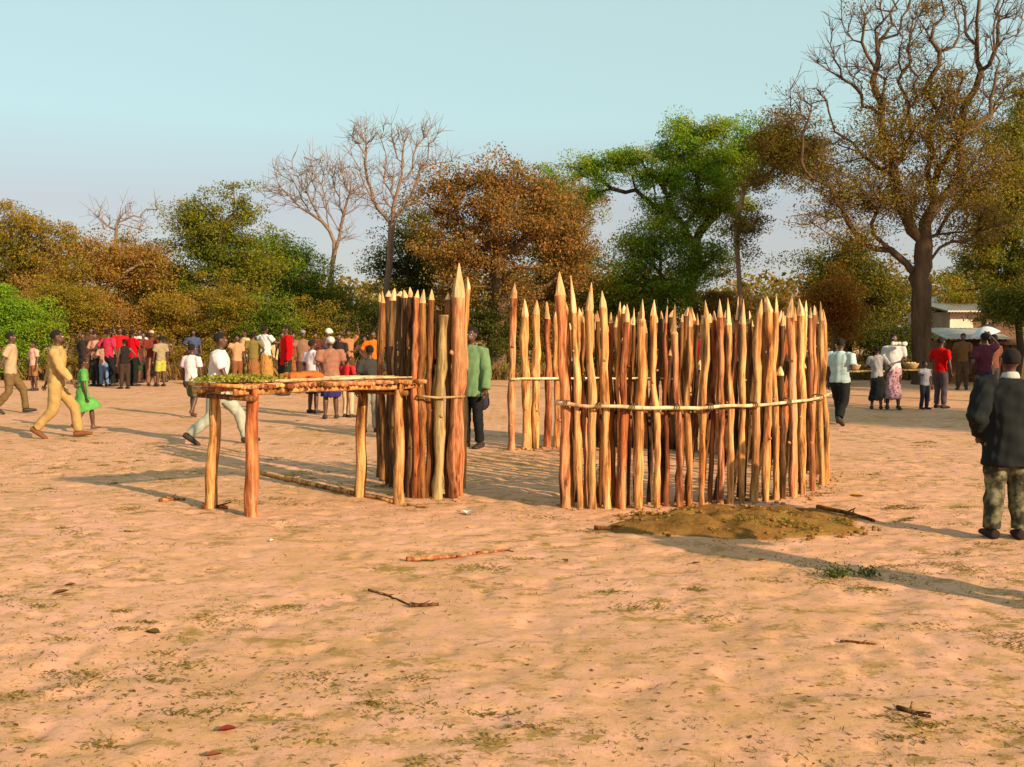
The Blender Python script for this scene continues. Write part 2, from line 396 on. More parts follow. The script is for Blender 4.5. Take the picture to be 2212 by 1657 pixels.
    ex = MB()
    for s_ in (-1, 1):
        ex.ball(S(hc(s_*.0175, .0445, .934)), (.0085*H, .005*H, .005*H), 1, HR, 8, 6); ex.ball(S(hc(s_*.0175, .0475, .934)), (.0042*H, .004*H, .0042*H), 2, HR, 6, 5)
    ex.ball(S(hc(0, .0515, .898)), (.015*H, .004*H, .005*H), 3, HR, 8, 5)
    for sgn, nm in ((-1, 'L'), (1, 'R')):
        s_, e, w = A[nm]; hand(ex, S(w), w-e, sgn, H, V((-sgn, .25, 0)))
    join_into(me, ex)
    o = link('person', me); o.location = (g.x, g.y, g.z); o.rotation_euler = (0, 0, R(face)); tag(o, label, 'person', group)
    # ---- hair
    if hair in ('short', 'long', 'bun'):
        hb = MB(); c = .0
        hb.ball((0, 0, 0), (.0460*H, .0555*H, .0525*H), 0, None, 26, 20)
        vs = [V(v) for v in hb.v]; keep = [not (v.z < -.004*H and v.y > .002*H) and v.z > -.032*H and not (v.y > .040*H and v.z < .018*H) for v in vs]
        M = HR; cc = S(hc(0, -.008, .947)); nv = []
        for v in vs:
            q = 1+.022*math.sin(v.x*190/H+v.y*150/H)+.02*math.sin(v.z*230/H)+rn.uniform(-.025, .03); nv.append(cc+M@(v*q))
        hb2 = MB(); fs = [f for f in hb.f if all(keep[i] for i in f)]; hb2.add(nv, fs)
        inner = [cc+M@(v*.93) for v in vs]; hb2.add(inner, [tuple(reversed(f)) for f in fs])
        if hair == 'bun': hb2.ball(S(hc(0, -.062, .955)), (.022*H, .02*H, .022*H))
        hb2.build('hair', plain_c('hair', hcol or (.010, .008, .007)), o)
    elif hair == 'scarf':
        hb = MB(); hb.ball(S(hc(0, -.008, .952)), (.052*H, .062*H, .052*H), 0, HR, 14, 9); hb.ball(S(hc(0, -.062, .94)), (.026*H, .03*H, .022*H), 0, HR)
        link('headscarf', remeshed('headscarf', hb, vx, [cloth(hcol)], 2, .003*H, seed), o)
    elif hair == 'cap':
        hb = MB(); hb.ball(S(hc(0, -.006, .966)), (.050*H, .060*H, .038*H), 0, HR, 14, 9)
        hb.tube([S(hc(0, .03, .958)), S(hc(0, .075, .952)), S(hc(0, .098, .948))], [(.040*H, .006*H), (.034*H, .005*H), (.02*H, .004*H)], 12)
        link('cap', remeshed('cap', hb, vx*.8, [cloth(hcol)], 1), o)
    # ---- top
    tm = tpat or cloth(tcol); hem = {'shirt': .49, 'tshirt': .49, 'jacket': .43, 'coat': .385, 'dress': .52, 'blouse': .50, 'vest': .50}[top]
    wide = {'jacket': 1.22, 'coat': 1.36}.get(top, 1.1)
    gb = MB(); b2 = bl*wide
    zz = [hem, hem+.04, .60, .70, .775, .815, .838, .853]
    rr = [(.088, .067), (.088, .066), (.078, .061), (.090, .066), (.100, .062), (.088, .052), (.055, .044), (.036, .036)]
    T(gb, [up((0, .002, z)) for z in zz], [(a*b2, c*b2) if z < .83 else (a*1.08, c*1.08) for (a, c), z in zip(rr, zz)], 18)
    longs = top in ('jacket', 'coat') or (top == 'shirt' and rn.random() < .35)
    for nm in 'LR':
        s_, e, w = A[nm]; k = 1.0 if top != 'vest' else 0
        if longs: T(gb, [s_-(s_-up((0, 0, .79)))*.25, s_, e, e.lerp(w, .92)], [.04*b2, .041*b2, .035*b2, .027*b2])
        elif k: T(gb, [s_-(s_-up((0, 0, .79)))*.25, s_, s_.lerp(e, .72)], [.038*b2, .040*b2, .037*b2])
    nm_ = {'shirt': 'shirt', 'tshirt': 'tshirt', 'jacket': 'jacket', 'coat': 'jacket', 'dress': 'dress', 'blouse': 'blouse', 'vest': 'vest'}[top]
    if top == 'dress':
        pts, rd = skirt_pts(J, hip, .27, up); T(gb, pts, [(a*b2, c*b2) for a, c in rd], 18)
    link(nm_, remeshed(nm_, gb, vx, [tm], 2 if fine else 1, (.0045 if fine else .004)*H, seed+3), o)
    if collar:
        cb = MB(); T(cb, [up((0, -.004, .838)), up((0, -.002, .862)), up((0, 0, .872))], [(.050, .046), (.043, .041), (.038, .038)], 14)
        link('collar', remeshed('collar', cb, vx*.8, [cloth(collar)], 1), o)
    # ---- bottom
    bmt = bpat or cloth(bcol)
    if bot in ('trousers', 'shorts'):
        q = MB(); T(q, [piv+V((0, 0, -.05)), piv+V((0, 0, 0)), up((0, 0, .56))], [(.075*bl, .058*bl), (.092*bl, .066*bl), (.080*bl, .058*bl)], 16)
        for nm in 'LR':
            h, k, a = J[nm]
            if bot == 'trousers': T(q, [h, h.lerp(k, .4), k, k.lerp(a, .5), a.lerp(k, .06)], [.060*bl, .057*bl, .047*bl, .042*bl, .040*bl])
            else: T(q, [h, h.lerp(k, .4), h.lerp(k, .93)], [.060*bl, .059*bl, .056*bl])
        link(bot, remeshed(bot, q, vx, [bmt], 2 if fine else 1, .0035*H, seed+5), o)
    elif bot in ('skirt', 'wrap'):
        q = MB(); pts, rd = skirt_pts(J, hip, .27 if bot == 'skirt' else .14, up); T(q, pts, [(a*bl, c*bl) for a, c in rd], 18)
        link('skirt', remeshed('skirt', q, vx, [bmt], 1, .006*H, seed+7), o)
    if shoes:
        for nm in 'LR':
            a = J[nm][2]; q = MB(); z = V((0, 0, 1)); dn = tilt[nm]; fd = V((.12*(1 if nm == 'R' else -1), 1, 0)).normalized(); fd = (fd*math.cos(dn)+z*math.sin(dn)).normalized()
            T(q, [a-fd*.045-z*.013, a-z*.011+fd*.01, a+fd*.055-z*.019, a+fd*.112-z*.024, a+fd*.122-z*.026], [(.026, .026), (.032, .030), (.033, .023), (.026, .016), (.012, .009)], 10)
            link('shoe', remeshed('shoe', q, vx*.9, [SOLE if shoes is True else cloth(shoes)], 1), o)
    return o
def plain_c(name, col):
    key = (name, col)
    if key not in MC: MC[key] = plain(name, col, .95)
    return MC[key]
def skirt_pts(J, hip, zend, up):
    V = Vector; h = (J['L'][0]+J['R'][0])*.5; k = (J['L'][1]+J['R'][1])*.5; a = (J['L'][2]+J['R'][2])*.5
    if hip < .2: return [up((0, 0, .58)), h+V((0, .0, .0)), h.lerp(k, .6), k+V((0, .02, -.06)), V((0, .26, .08))], [(.08, .06), (.10, .08), (.13, .10), (.14, .09), (.13, .05)]
    s = abs(J['L'][2].y-J['R'][2].y)*.35
    return ([up((0, 0, .58)), up((0, 0, .53)), V((h.x, h.y, hip-.05)), V((k.x, (h.y+k.y)/2, (hip+zend)/2)), V((k.x, k.y, zend))],
            [(.075, .058), (.093, .072), (.098, .08), (.108, .085+s*.6), (.115, .09+s)])
def blend(c, k=1.0): return tuple(x*k for x in c)
WHT = (.72, .68, .66); CREAM = (.70, .52, .26); BLK = (.012, .013, .013); DKG = (.022, .024, .022); RED = (.55, .012, .012); KHA = (.42, .27, .09)
GRP = 'onlookers crowded along the tree line'
PP = [
 # px, py, H, face, label, top, colour, bottom, colour, options
 (24, 893, 1.66, -70, 'person in beige shirt striding at the left edge of the clearing', 'tshirt', (.46, .33, .20), 'trousers', (.16, .10, .04), dict(pose='walk', arms=('bent', 'back'))),
 (66, 838, 1.35, 170, 'child in pale pink top standing before the green bush', 'tshirt', (.62, .36, .28), 'shorts', (.30, .13, .05), dict(group=GRP)),
 (124, 946, 1.70, -78, 'person in khaki yellow shirt and trousers walking across the sand', 'shirt', (.50, .32, .12), 'trousers', (.42, .27, .10), dict(pose='walk', stride=.17, arms=('back', 'fwd'), shoes=(.2, .08, .03))),
 (180, 930, 1.22, -60, 'child in bright green dress following the khaki walker', 'dress', (.11, .36, .08), 'none', (0, 0, 0), dict(pose='walk', stride=.13, shoes=False)),
 (184, 829, 1.62, 150, 'person in black shirt at the left end of the crowd', 'tshirt', (.03, .022, .02), 'trousers', (.10, .045, .02), dict(group=GRP)),
 (206, 828, 1.68, -160, 'person in salmon pink shirt beside the one in magenta', 'tshirt', (.55, .27, .19), 'trousers', DKG, dict(group=GRP, arms=('fold', 'fold'))),
 (222, 832, 1.36, 20, 'child in light blue jeans in front of the salmon pink shirt', 'tshirt', (.40, .24, .17), 'trousers', (.13, .21, .38), dict(group=GRP)),
 (238, 829, 1.66, 10, 'person in magenta red shirt with elbow out, facing the trees', 'tshirt', (.50, .03, .07), 'trousers', BLK, dict(group=GRP, arms=('hip', 'down'))),
 (259, 826, 1.76, 170, 'tall person in scarlet shirt behind the magenta shirt', 'tshirt', (.6, .01, .012), 'trousers', (.03, .012, .012), dict(group=GRP)),
 (277, 828, 1.60, -30, 'person in brown vest between two red shirts', 'vest', (.20, .12, .05), 'trousers', (.04, .03, .02), dict(group=GRP)),
 (292, 831, 1.62, 0, 'person in plain red shirt and black trousers with arms folded', 'tshirt', (.55, .0, .006), 'trousers', BLK, dict(group=GRP, arms=('fold', 'fold'))),
 (306, 827, 1.74, 160, 'person in white shirt behind the red shirt with folded arms', 'tshirt', (.72, .55, .52), 'trousers', (.05, .012, .012), dict(group=GRP, arms=('down', 'out'))),
 (322, 829, 1.60, 30, 'person in dark green shirt next to the white shirt', 'tshirt', (.03, .07, .03), 'trousers', (.02, .025, .03), dict(group=GRP)),
 (337, 828, 1.70, -150, 'person in straw coloured cap and dark red top', 'tshirt', (.17, .03, .02), 'trousers', (.25, .12, .07), dict(group=GRP, hair='cap', hcol=(.5, .40, .27))),
 (352, 832, 1.52, 40, 'person in grey olive shirt near the right end of the group', 'tshirt', (.32, .25, .15), 'shorts', (.40, .42, .07), dict(group=GRP)),
 (366, 830, 1.40, 100, 'child in purple top at the right end of the group', 'tshirt', (.12, .06, .12), 'shorts', (.2, .08, .03), dict(group=GRP)),
 (197, 822, 1.72, -140, 'person in dark brown shirt half hidden behind the salmon pink shirt', 'tshirt', (.09, .04, .025), 'trousers', (.04, .03, .02), dict(group=GRP)),
 (247, 820, 1.74, 150, 'person in pale tan shirt peering over the magenta shirt', 'tshirt', (.40, .28, .18), 'trousers', (.03, .03, .03), dict(group=GRP, arms=('up', 'down'))),
 (270, 834, 1.50, 60, 'person in black vest at the front of the red shirts', 'vest', (.02, .015, .015), 'trousers', (.05, .03, .02), dict(group=GRP)),
 (299, 836, 1.42, -60, 'child in dark green shorts in front of the folded arms', 'tshirt', (.12, .03, .025), 'shorts', (.03, .06, .03), dict(group=GRP)),
 (314, 821, 1.70, 175, 'person in chestnut shirt between the white and dark green shirts', 'tshirt', (.16, .06, .03), 'trousers', (.03, .02, .02), dict(group=GRP)),
 (344, 822, 1.66, 165, 'person in black top behind the straw coloured cap', 'tshirt', (.02, .02, .02), 'trousers', (.06, .03, .02), dict(group=GRP)),
 (535, 822, 1.70, 170, 'person in dark maroon shirt behind the cream and olive shirts', 'tshirt', (.10, .02, .02), 'trousers', (.05, .03, .02), dict(group=GRP)),
 (610, 822, 1.66, 185, 'person in brown shirt just left of the tall red shirt', 'tshirt', (.16, .08, .03), 'trousers', (.05, .03, .02), dict(group=GRP)),
 (640, 838, 1.60, 140, 'person in rust brown wrap between the red shirt and the grey hat', 'blouse', (.22, .08, .03), 'wrap', (.28, .10, .03), dict(group=GRP)),
 (690, 838, 1.64, 170, 'person in dark red top behind the white top and dark skirt', 'tshirt', (.13, .03, .02), 'trousers', (.05, .03, .02), dict(group=GRP)),
 (738, 842, 1.66, 160, 'person in black shirt left of the raised arm', 'tshirt', (.03, .02, .02), 'trousers', (.05, .03, .02), dict(group=GRP)),
 (782, 846, 1.6, 175, 'person in dark brown shirt right of the raised arm', 'tshirt', (.08, .04, .02), 'trousers', (.05, .03, .02), dict(group=GRP)),
 (412, 822, 1.70, 180, 'person in navy blue shirt standing back under the trees', 'tshirt', (.06, .08, .16), 'trousers', (.04, .03, .02), dict(group=GRP)),
 (415, 902, 1.42, -20, 'boy in white tshirt and grey shorts beside the white-robed walker', 'tshirt', (.8, .66, .66), 'shorts', (.12, .13, .07), dict(pose='walk', stride=.08, shoes=False)),
 (470, 960, 1.68, -82, 'person in loose white shirt and pale trousers striding past the rack', 'shirt', (.78, .68, .67), 'trousers', (.40, .42, .33), dict(pose='walk', stride=.235, arms=('back', 'fwd'), build=1.15, lean=.05)),
 (503, 830, 1.62, 190, 'person in tan shirt seen over the rack', 'tshirt', (.5, .27, .14), 'trousers', (.2, .08, .03), dict(group=GRP)),
 (523, 829, 1.68, 150, 'person in cream yellow shirt over the green leaves', 'tshirt', (.78, .56, .28), 'trousers', (.22, .16, .04), dict(group=GRP)),
 (546, 829, 1.64, 20, 'person in olive shirt between cream and white shirts', 'tshirt', (.20, .15, .04), 'wrap', (.28, .12, .04), dict(group=GRP)),
 (571, 828, 1.74, -10, 'person in white shirt and ochre wrap seen from behind', 'tshirt', (.70, .66, .66), 'wrap', (.45, .22, .06), dict(group=GRP, build=1.2)),
 (597, 831, 1.45, 200, 'child in pale yellow top beside the tall red shirt', 'tshirt', (.55, .40, .20), 'shorts', (.08, .05, .02), dict(group=GRP)),
 (621, 850, 1.82, 100, 'tall person in long bright red shirt behind the rack', 'jacket', (.62, .0, .004), 'trousers', (.02, .025, .015), dict(group=GRP)),
 (655, 845, 1.74, -170, 'person in grey hat and brown shirt right of the red shirt', 'shirt', (.24, .13, .08), 'trousers', (.08, .04, .03), dict(group=GRP, hair='cap', hcol=(.22, .22, .22))),
 (676, 893, 1.48, -40, 'person in white top and dark skirt behind the rack', 'tshirt', (.78, .62, .64), 'skirt', (.035, .02, .025), dict(arms=('bent', 'down'))),
 (708, 852, 1.72, 150, 'person in pale blue headscarf in the crowd', 'shirt', (.35, .18, .13), 'wrap', (.2, .1, .05), dict(group=GRP, hair='scarf', hcol=(.50, .60, .55))),
 (715, 905, 1.55, 12, 'person in dusty rose blouse and navy skirt behind the rack', 'blouse', (.33, .15, .10), 'skirt', (.03, .022, .11), dict(arms=('bent', 'bent'), hair='scarf', hcol=(.6, .55, .5), build=1.15)),
 (752, 902, 1.18, -30, 'small child in scarlet top with pale trousers', 'tshirt', (.65, .03, .03), 'trousers', (.60, .42, .25), dict()),
 (757, 845, 1.72, 170, 'person with one arm raised over the head', 'tshirt', (.40, .17, .08), 'trousers', (.1, .05, .03), dict(group=GRP, arms=('up', 'head'))),
 (806, 850, 1.64, 160, 'person in orange shirt next to the standing poles', 'tshirt', (.70, .17, .01), 'trousers', (.09, .02, .01), dict(group=GRP)),
 (800, 935, 1.42, 15, 'child in grey shirt and pale trousers by the dark poles', 'tshirt', (.05, .045, .04), 'trousers', (.32, .30, .24), dict()),
 (1020, 968, 1.70, 150, 'person in pale green jacket and black trousers beyond the enclosure gap', 'jacket', (.16, .27, .12), 'trousers', BLK, dict(arms=('down', 'pocket'), fine=True, build=1.0)),
 (1240, 850, 1.66, 160, 'person in lilac shirt glimpsed between the poles', 'tshirt', (.45, .38, .6), 'trousers', (.03, .02, .03), dict(group=GRP)),
 (1505, 850, 1.66, 190, 'person in crimson shirt glimpsed between the slim poles', 'tshirt', (.3, .0, .02), 'trousers', (.03, .02, .02), dict(group=GRP)),
 (1812, 918, 1.54, -40, 'person in pale blue shirt and black trousers walking off past the poles', 'shirt', (.42, .55, .55), 'trousers', BLK, dict(pose='walk', stride=.13, arms=('down', 'bent'), fine=True, build=1.2)),
 (1893, 884, 1.34, -20, 'child in grey top and black skirt beside the maroon skirt', 'tshirt', (.35, .33, .32), 'wrap', (.012, .016, .016), dict()),
 (1928, 884, 1.60, 165, 'person in white blouse and patterned maroon skirt under the big tree', 'blouse', (.62, .58, .58), 'wrap', (.15, .03, .05), dict(arms=('bent', 'down'), bpat='m')),
 (1996, 884, 1.02, -160, 'small child in black and white at the foot of the big tree', 'tshirt', (.35, .34, .38), 'trousers', (.02, .025, .04), dict()),
 (2030, 882, 1.52, -60, 'person in red shirt leaning beside the big trunk', 'tshirt', (.55, .0, .0), 'trousers', (.10, .07, .08), dict(arms=('bent', 'down'))),
 (2122, 905, 1.62, 10, 'person in dark maroon top behind the boy in the big jacket', 'blouse', (.09, .02, .035), 'wrap', (.015, .03, .05), dict(arms=('pocket', 'head'))),
 (2078, 842, 1.60, 150, 'person in brown standing by the mud wall', 'tshirt', (.16, .08, .03), 'trousers', (.08, .05, .03), dict()),
 (2173, 1164, 1.50, -8, 'boy in oversized dark jacket and grey trousers standing at the right edge', 'coat', (.014, .017, .017), 'trousers', (.22, .23, .17), dict(bpat='g', arms=('pocket', 'pocket'), fine=True, collar=(.5, .5, .45), build=1.12, shoes=(.035, .025, .02))),
]
def build_people():
    rq = random.Random(12)
    for a in PP:
        if a[9].get('group') == GRP:            # they stand two and three deep, not in a row
            mid = 275 if a[0] < 400 else (590 if a[0] < 700 else a[0]); a = list(a)
            a[0] = mid+(a[0]-mid)*.96+rq.uniform(-6, 6); a[1] += rq.choice([-9, -5, 0, 3, 6]) if a[1] < 840 else rq.choice([-8, 0, 4]); a[2] *= rq.uniform(.94, 1.06); a[3] += rq.uniform(-35, 35)
        kw = dict(a[9])
        if kw.get('bpat') == 'm': kw['bpat'] = pattern_cloth((.20, .03, .06), (.42, .25, .28), 22)
        if kw.get('bpat') == 'g': kw['bpat'] = patch_cloth()
        person(*a[:9], **kw)
build_people()

# ------------------------------------------------------------------ pole enclosure
TIP = wood('fresh_cut_wood', (.50, .27, .11), (.66, .40, .20), (.74, .50, .28), 18)
WM = {'tan': wood('peeled_tan_wood', (.20, .08, .025), (.54, .25, .085), (.72, .42, .17)),
      'gold': wood('peeled_yellow_wood', (.24, .105, .03), (.58, .28, .10), (.74, .44, .19)),
      'red': wood('red_wood', (.15, .045, .018), (.34, .115, .045), (.55, .26, .12)),
      'pink': wood('pinkish_wood', (.20, .07, .03), (.52, .21, .095), (.70, .37, .19)),
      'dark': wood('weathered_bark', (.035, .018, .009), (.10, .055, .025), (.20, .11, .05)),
      'brown': wood('brown_bark', (.07, .025, .01), (.18, .075, .025), (.30, .15, .055)),
      'grey': wood('greyish_bark', (.14, .09, .035), (.27, .19, .08), (.38, .27, .13))}
def post_mesh(base, top, rad, tiplen, seed, m, sides=12, flat=False):
    r = random.Random(seed); mb = MB(); tiplen *= r.uniform(.75, 1.35) if not flat else 1; L = (top-base).length; n = 15; pts = []; rad_ = []
    a1, a2, p1, p2 = r.uniform(-1, 1), r.uniform(-1, 1), r.uniform(0, 6), r.uniform(0, 6)
    body = L-tiplen
    for i in range(n):
        t = i/(n-1); z = t*body/L
        env = math.sin(math.pi*min(1, z))
        off = Vector((math.sin(z*5+p1)*.6+math.sin(z*13+p2)*.35, math.cos(z*6+p2)*.5, 0))*.024*env*(.5+abs(a1))+Vector((math.sin(z*23+p2), 0, 0))*.006*env
        p = base.lerp(top, z)+off; pts.append(p)
        rad_.append(rad*(1.0-.14*z)*(1+.12*math.sin(z*17+p1)+.07*math.sin(z*41+p2)+r.uniform(-.09, .09)))
    last = pts[-1]; rl = rad_[-1]; s_tip = n
    ax = Vector((r.uniform(-.55, .55), r.uniform(-.3, .3), 0))*rad
    prof = [(.004, .94)] if flat else [(.10, r.uniform(.92, 1.0)), (.38, r.uniform(.68, .82)), (.72, r.uniform(.34, .5)), (1, .07)]
    for q, k in prof:
        pts.append(last.lerp(top, q)+(ax*q if not flat else Vector((0, 0, .004)))); rad_.append(rl*k)
    pts.insert(0, pts[0]-Vector((0, 0, .12))); rad_.insert(0, rad_[0])       # the root of the pole is in the ground
    nf = r.choice([3, 4, 4, 5]); f0 = r.uniform(0, 6); b0 = len(mb.v)
    mb.tube(pts, [(q, q*r.uniform(.82, 1.1)) for q in rad_], sides, jit=.07, rng=r, tipmi=(s_tip, 1))
    if not flat:
        for ri in range(n+1, len(pts)):
            for j_ in range(sides):
                q = (2*math.pi*j_/sides+f0) % (2*math.pi/nf); w_ = math.cos(math.pi/nf)/math.cos(q-math.pi/nf)*1.18
                v = Vector(mb.v[b0+ri*sides+j_]); c_ = pts[ri]; mb.v[b0+ri*sides+j_] = tuple(c_+(v-c_)*w_)
    ll = last
    for _ in range(r.randint(1, 3)):              # knots and branch stubs
        z = r.uniform(.15, .85); p = base.lerp(top, z*body/L); a = r.uniform(0, 6.28); d = Vector((math.cos(a), math.sin(a), .45)).normalized()
        mb.tube([p+d*rad*.5, p+d*rad*1.25], [rad*.42, rad*.25], 6)
    me = mb.mesh('post', [WM[m], TIP], True)
    for p in me.polygons:
        if p.material_index == 1: p.use_smooth = False
    return me
CX, CY, CR = 1.1, 11.5, 2.40
def on_circle(px, far=False):
    k = (px-W0/2)/F/1.0; dx = ray(px, 1000); dx = Vector((dx.x/dx.y, 1))
    a = dx.x**2+1; b_ = -2*(dx.x*CX+CY); c = CX*CX+CY*CY-CR*CR; D = max(0, b_*b_-4*a*c)
    Y = (-b_+(1 if far else -1)*math.sqrt(D))/(2*a); return Vector((dx.x*Y, Y, 0))
def z_at(py, Y): return at(1106, py, Y).z
SEED = [100]
def add_post(parent, pxb, pxt, pyt, wpx, mat, tip=40, far=False, dr=0, flat=False, label=None, pos=None):
    b_ = Vector(pos) if pos is not None else on_circle(pxb, far)
    if dr:
        v = Vector((b_.x-CX, b_.y-CY, 0)).normalized(); b_ = b_+v*dr
    t = at(pxt, pyt, b_.y); SEED[0] += 1; b_.z = 0
    o = link('post', post_mesh(Vector((0, 0, 0)), t-b_, wpx/2*b_.y/F*.97, tip*b_.y/F, SEED[0], mat, flat=flat), parent, b_-parent.location)
    if label: o['label'] = label
    return o
def rail(name, parent, pts, r, mat, seed=1):
    rr = random.Random(seed); out = []; n = len(pts)
    mb = MB(); mb.tube([p-parent.location+Vector((0, 0, rr.uniform(-.006, .006))) for p in pts], [r*(1-.3*i/(n-1))*rr.uniform(.9, 1.1) for i in range(n)], 8)
    return mb.build(name, mat, parent)
RAILM = wood('stripped_withy', (.50, .33, .17), (.68, .50, .30), (.78, .62, .42), 10)
S4, T4 = .4464*.7396, .7396
def z4(zx, zy): return ((1600+zx*.4464)*T4, (760+zy*.4466)*T4)
def z5(zx, zy): return ((2000+zx*.4465)*T4, (820+zy*.4466)*T4)
def z3(zx, zy): return ((1080+zx*.4587)*T4, (740+zy*.4587)*T4)
fr = empty('pole_fence', (CX, CY, 0)); tag(fr, 'curved right-hand fence of sharpened upright poles, carried round to the back', 'fence')
K4 = .4464*T4
for (xt, yt, xb, w, mt, tp, dr, lb) in [
    (80, 75, 118, 74, 'pink', 46, 0, 'thick reddish pole at the enclosure gap, tallest of this fence'), (120, 275, 150, 40, 'tan', 30, -.10, None),
    (158, 100, 218, 50, 'gold', 60, .0, 'pole with a long pale freshly cut tip'), (228, 310, 246, 38, 'pink', 25, -.09, None),
    (270, 145, 292, 60, 'gold', 48, .02, None), (330, 330, 345, 38, 'brown', 20, -.12, None), (358, 200, 392, 58, 'tan', 42, 0, None), (410, 340, 440, 44, 'brown', 28, -.12, None),
    (470, 270, 462, 32, 'tan', 26, -.08, None), (522, 285, 482, 56, 'red', 30, .0, 'dark red pole with a blunt top'), (560, 310, 540, 34, 'brown', 30, -.12, None),
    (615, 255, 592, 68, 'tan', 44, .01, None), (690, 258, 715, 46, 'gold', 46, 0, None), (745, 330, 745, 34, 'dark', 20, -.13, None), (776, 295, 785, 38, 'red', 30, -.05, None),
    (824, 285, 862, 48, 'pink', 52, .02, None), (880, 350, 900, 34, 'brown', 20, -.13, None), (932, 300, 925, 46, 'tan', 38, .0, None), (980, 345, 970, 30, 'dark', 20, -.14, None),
    (1038, 262, 1004, 44, 'tan', 38, .02, None), (1092, 330, 1100, 38, 'red', 26, -.10, None)]:
    pxb, _ = z4(xb, 0); pxt, pyt = z4(xt, yt); add_post(fr, pxb, pxt, pyt, w*K4*(1.0 if dr > -.04 else .85), mt, tp, dr=dr, label=lb)
for (xt, yt, xb, w, mt, tp, dr, lb) in [
    (232, 118, 238, 44, 'pink', 38, 0, None), (262, 190, 262, 30, 'brown', 22, -.1, None), (286, 112, 300, 46, 'gold', 44, .01, None), (345, 98, 335, 28, 'red', 40, -.08, None), (380, 118, 372, 46, 'gold', 50, .01, None), (430, 230, 425, 36, 'brown', 20, -.09, None),
    (492, 118, 452, 58, 'tan', 26, 0, None), (530, 105, 500, 30, 'red', 30, -.07, None), (552, 100, 522, 56, 'tan', 34, .02, None), (597, 95, 600, 44, 'gold', 40, 0, None), (622, 560, 625, 50, 'dark', 20, .03, 'short dark pole added for the cast shadow near the right'), (640, 200, 648, 38, 'dark', 30, -.07, None),  # short dark pole added, and the next darkened, for the boy's cast shadow
    (688, 102, 708, 60, 'pink', 44, .01, None), (722, 170, 745, 34, 'brown', 26, -.08, None), (756, 116, 772, 54, 'gold', 34, .0, None), (790, 128, 808, 40, 'tan', 30, -.06, None),
    (820, 170, 834, 38, 'red', 28, .01, None), (850, 160, 862, 34, 'pink', 28, -.05, None), (890, 135, 900, 42, 'tan', 34, 0, None), (912, 185, 925, 46, 'gold', 30, .0, None)]:
    pxb, _ = z5(xb, 0); pxt, pyt = z5(xt, yt); add_post(fr, min(pxb, 1789), pxt, pyt, w*K4*(1.0 if dr > -.04 else .85), mt, tp, dr=dr, label=lb)
for i, (xt, yt, xb, w, mt) in enumerate([(915, 188, 903, 46, 'pink'), (988, 292, 1000, 52, 'tan'), (1060, 298, 1055, 50, 'gold'), (1135, 305, 1130, 42, 'red'), (1185, 330, 1190, 36, 'tan')]):
    pxb, _ = z3(xb, 0); pxt, pyt = z3(xt, yt); add_post(fr, pxb, pxt, pyt, w*.4587*T4*1.1, mt, 30, far=True)
rb = random.Random(5)
for i in range(32):                                # the back of the ring, seen through the gaps
    px = 1222+i*17.5+rb.uniform(-5, 5)
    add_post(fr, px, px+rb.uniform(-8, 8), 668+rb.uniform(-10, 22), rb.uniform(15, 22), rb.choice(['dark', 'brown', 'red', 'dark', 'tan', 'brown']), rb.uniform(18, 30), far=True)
for i in range(17):                                # shorter dark poles leaning against the inside of the front
    px = 1222+i*33+rb.uniform(-7, 7)
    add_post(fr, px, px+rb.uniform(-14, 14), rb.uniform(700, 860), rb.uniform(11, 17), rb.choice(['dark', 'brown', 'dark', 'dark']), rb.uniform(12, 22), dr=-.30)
def arc_pts(px0, px1, z, n=22, far=False, dr=.09, sag=0):
    out = []
    for i in range(n):
        p = on_circle(px0+(px1-px0)*i/(n-1), far); v = Vector((p.x-CX, p.y-CY, 0)).normalized(); p = p+v*dr; p.z = z+sag*math.sin(i*1.3)-(.035*math.sin(math.pi*i/(n-1)) if not far else 0); out.append(p)
    return out
rail('rail', fr, arc_pts(1203, 1776, .965, 26, False, .075, .004), .019, RAILM, 2)
rail('rail', fr, arc_pts(1098, 1470, .985, 14, True, -.085, .004), .017, RAILM, 3)
rail('rail', fr, arc_pts(1215, 1785, .90, 22, False, -.19, .01), .016, WM['brown'], 4)
BIND = plain_c('bark_strip', (.16, .085, .035))
def binding(parent, c, t, ry=.055, rx=.045):
    t = t.normalized(); o_ = Vector((0, 0, 1)); w = t.cross(o_).normalized(); mb = MB(); k = 12
    for L_ in (-.012, .010):
        pts = [c+t*(L_+.008*math.sin(2*math.pi*i/k))+w*math.cos(2*math.pi*i/k)*ry+o_*math.sin(2*math.pi*i/k)*rx for i in range(k+1)]
        mb.tube([p-parent.location for p in pts], [.007]*(k+1), 5)
    mb.tube([c-w*ry+t*.01-parent.location, c-w*(ry+.01)+t*.03-o_*.06-parent.location, c-w*(ry-.005)+t*.02-o_*.11-parent.location], [.006, .005, .003], 5)
    return mb.build('binding', BIND, parent)
ap = arc_pts(1203, 1776, .965, 26, False, .055, .004)
for i in (1, 4, 7, 11, 14, 18, 21, 24): binding(fr, ap[i], ap[i+1]-ap[i-1], .062, .034)
rs = random.Random(77); cl = MB()
for i in range(900):
    a_ = rs.uniform(0, 6.283); rr_ = CR+rs.gauss(0, .14); x, y = CX+math.cos(a_)*rr_, CY+math.sin(a_)*rr_
    if -.5 < x < .38 and y < CY or (x < -.05 and y > 12.3): continue
    s_ = rs.uniform(.008, .03); cl.ball((x, y, float(terrain(np.array([x]), np.array([y]))[0])+s_*.25), (s_, s_*rs.uniform(.6, 1), s_*.6), 0, None, 6, 4)
oo = cl.build('loose_soil', plain_c('dug_crumbs', (.34, .17, .07)), smooth=False); tag(oo, 'loose crumbs of soil round the feet of the poles', 'soil', kind='stuff')
fl = empty('pole_fence', (-.9, 10.2, 0)); tag(fl, 'short left-hand fence of darker upright poles behind the rack', 'fence')
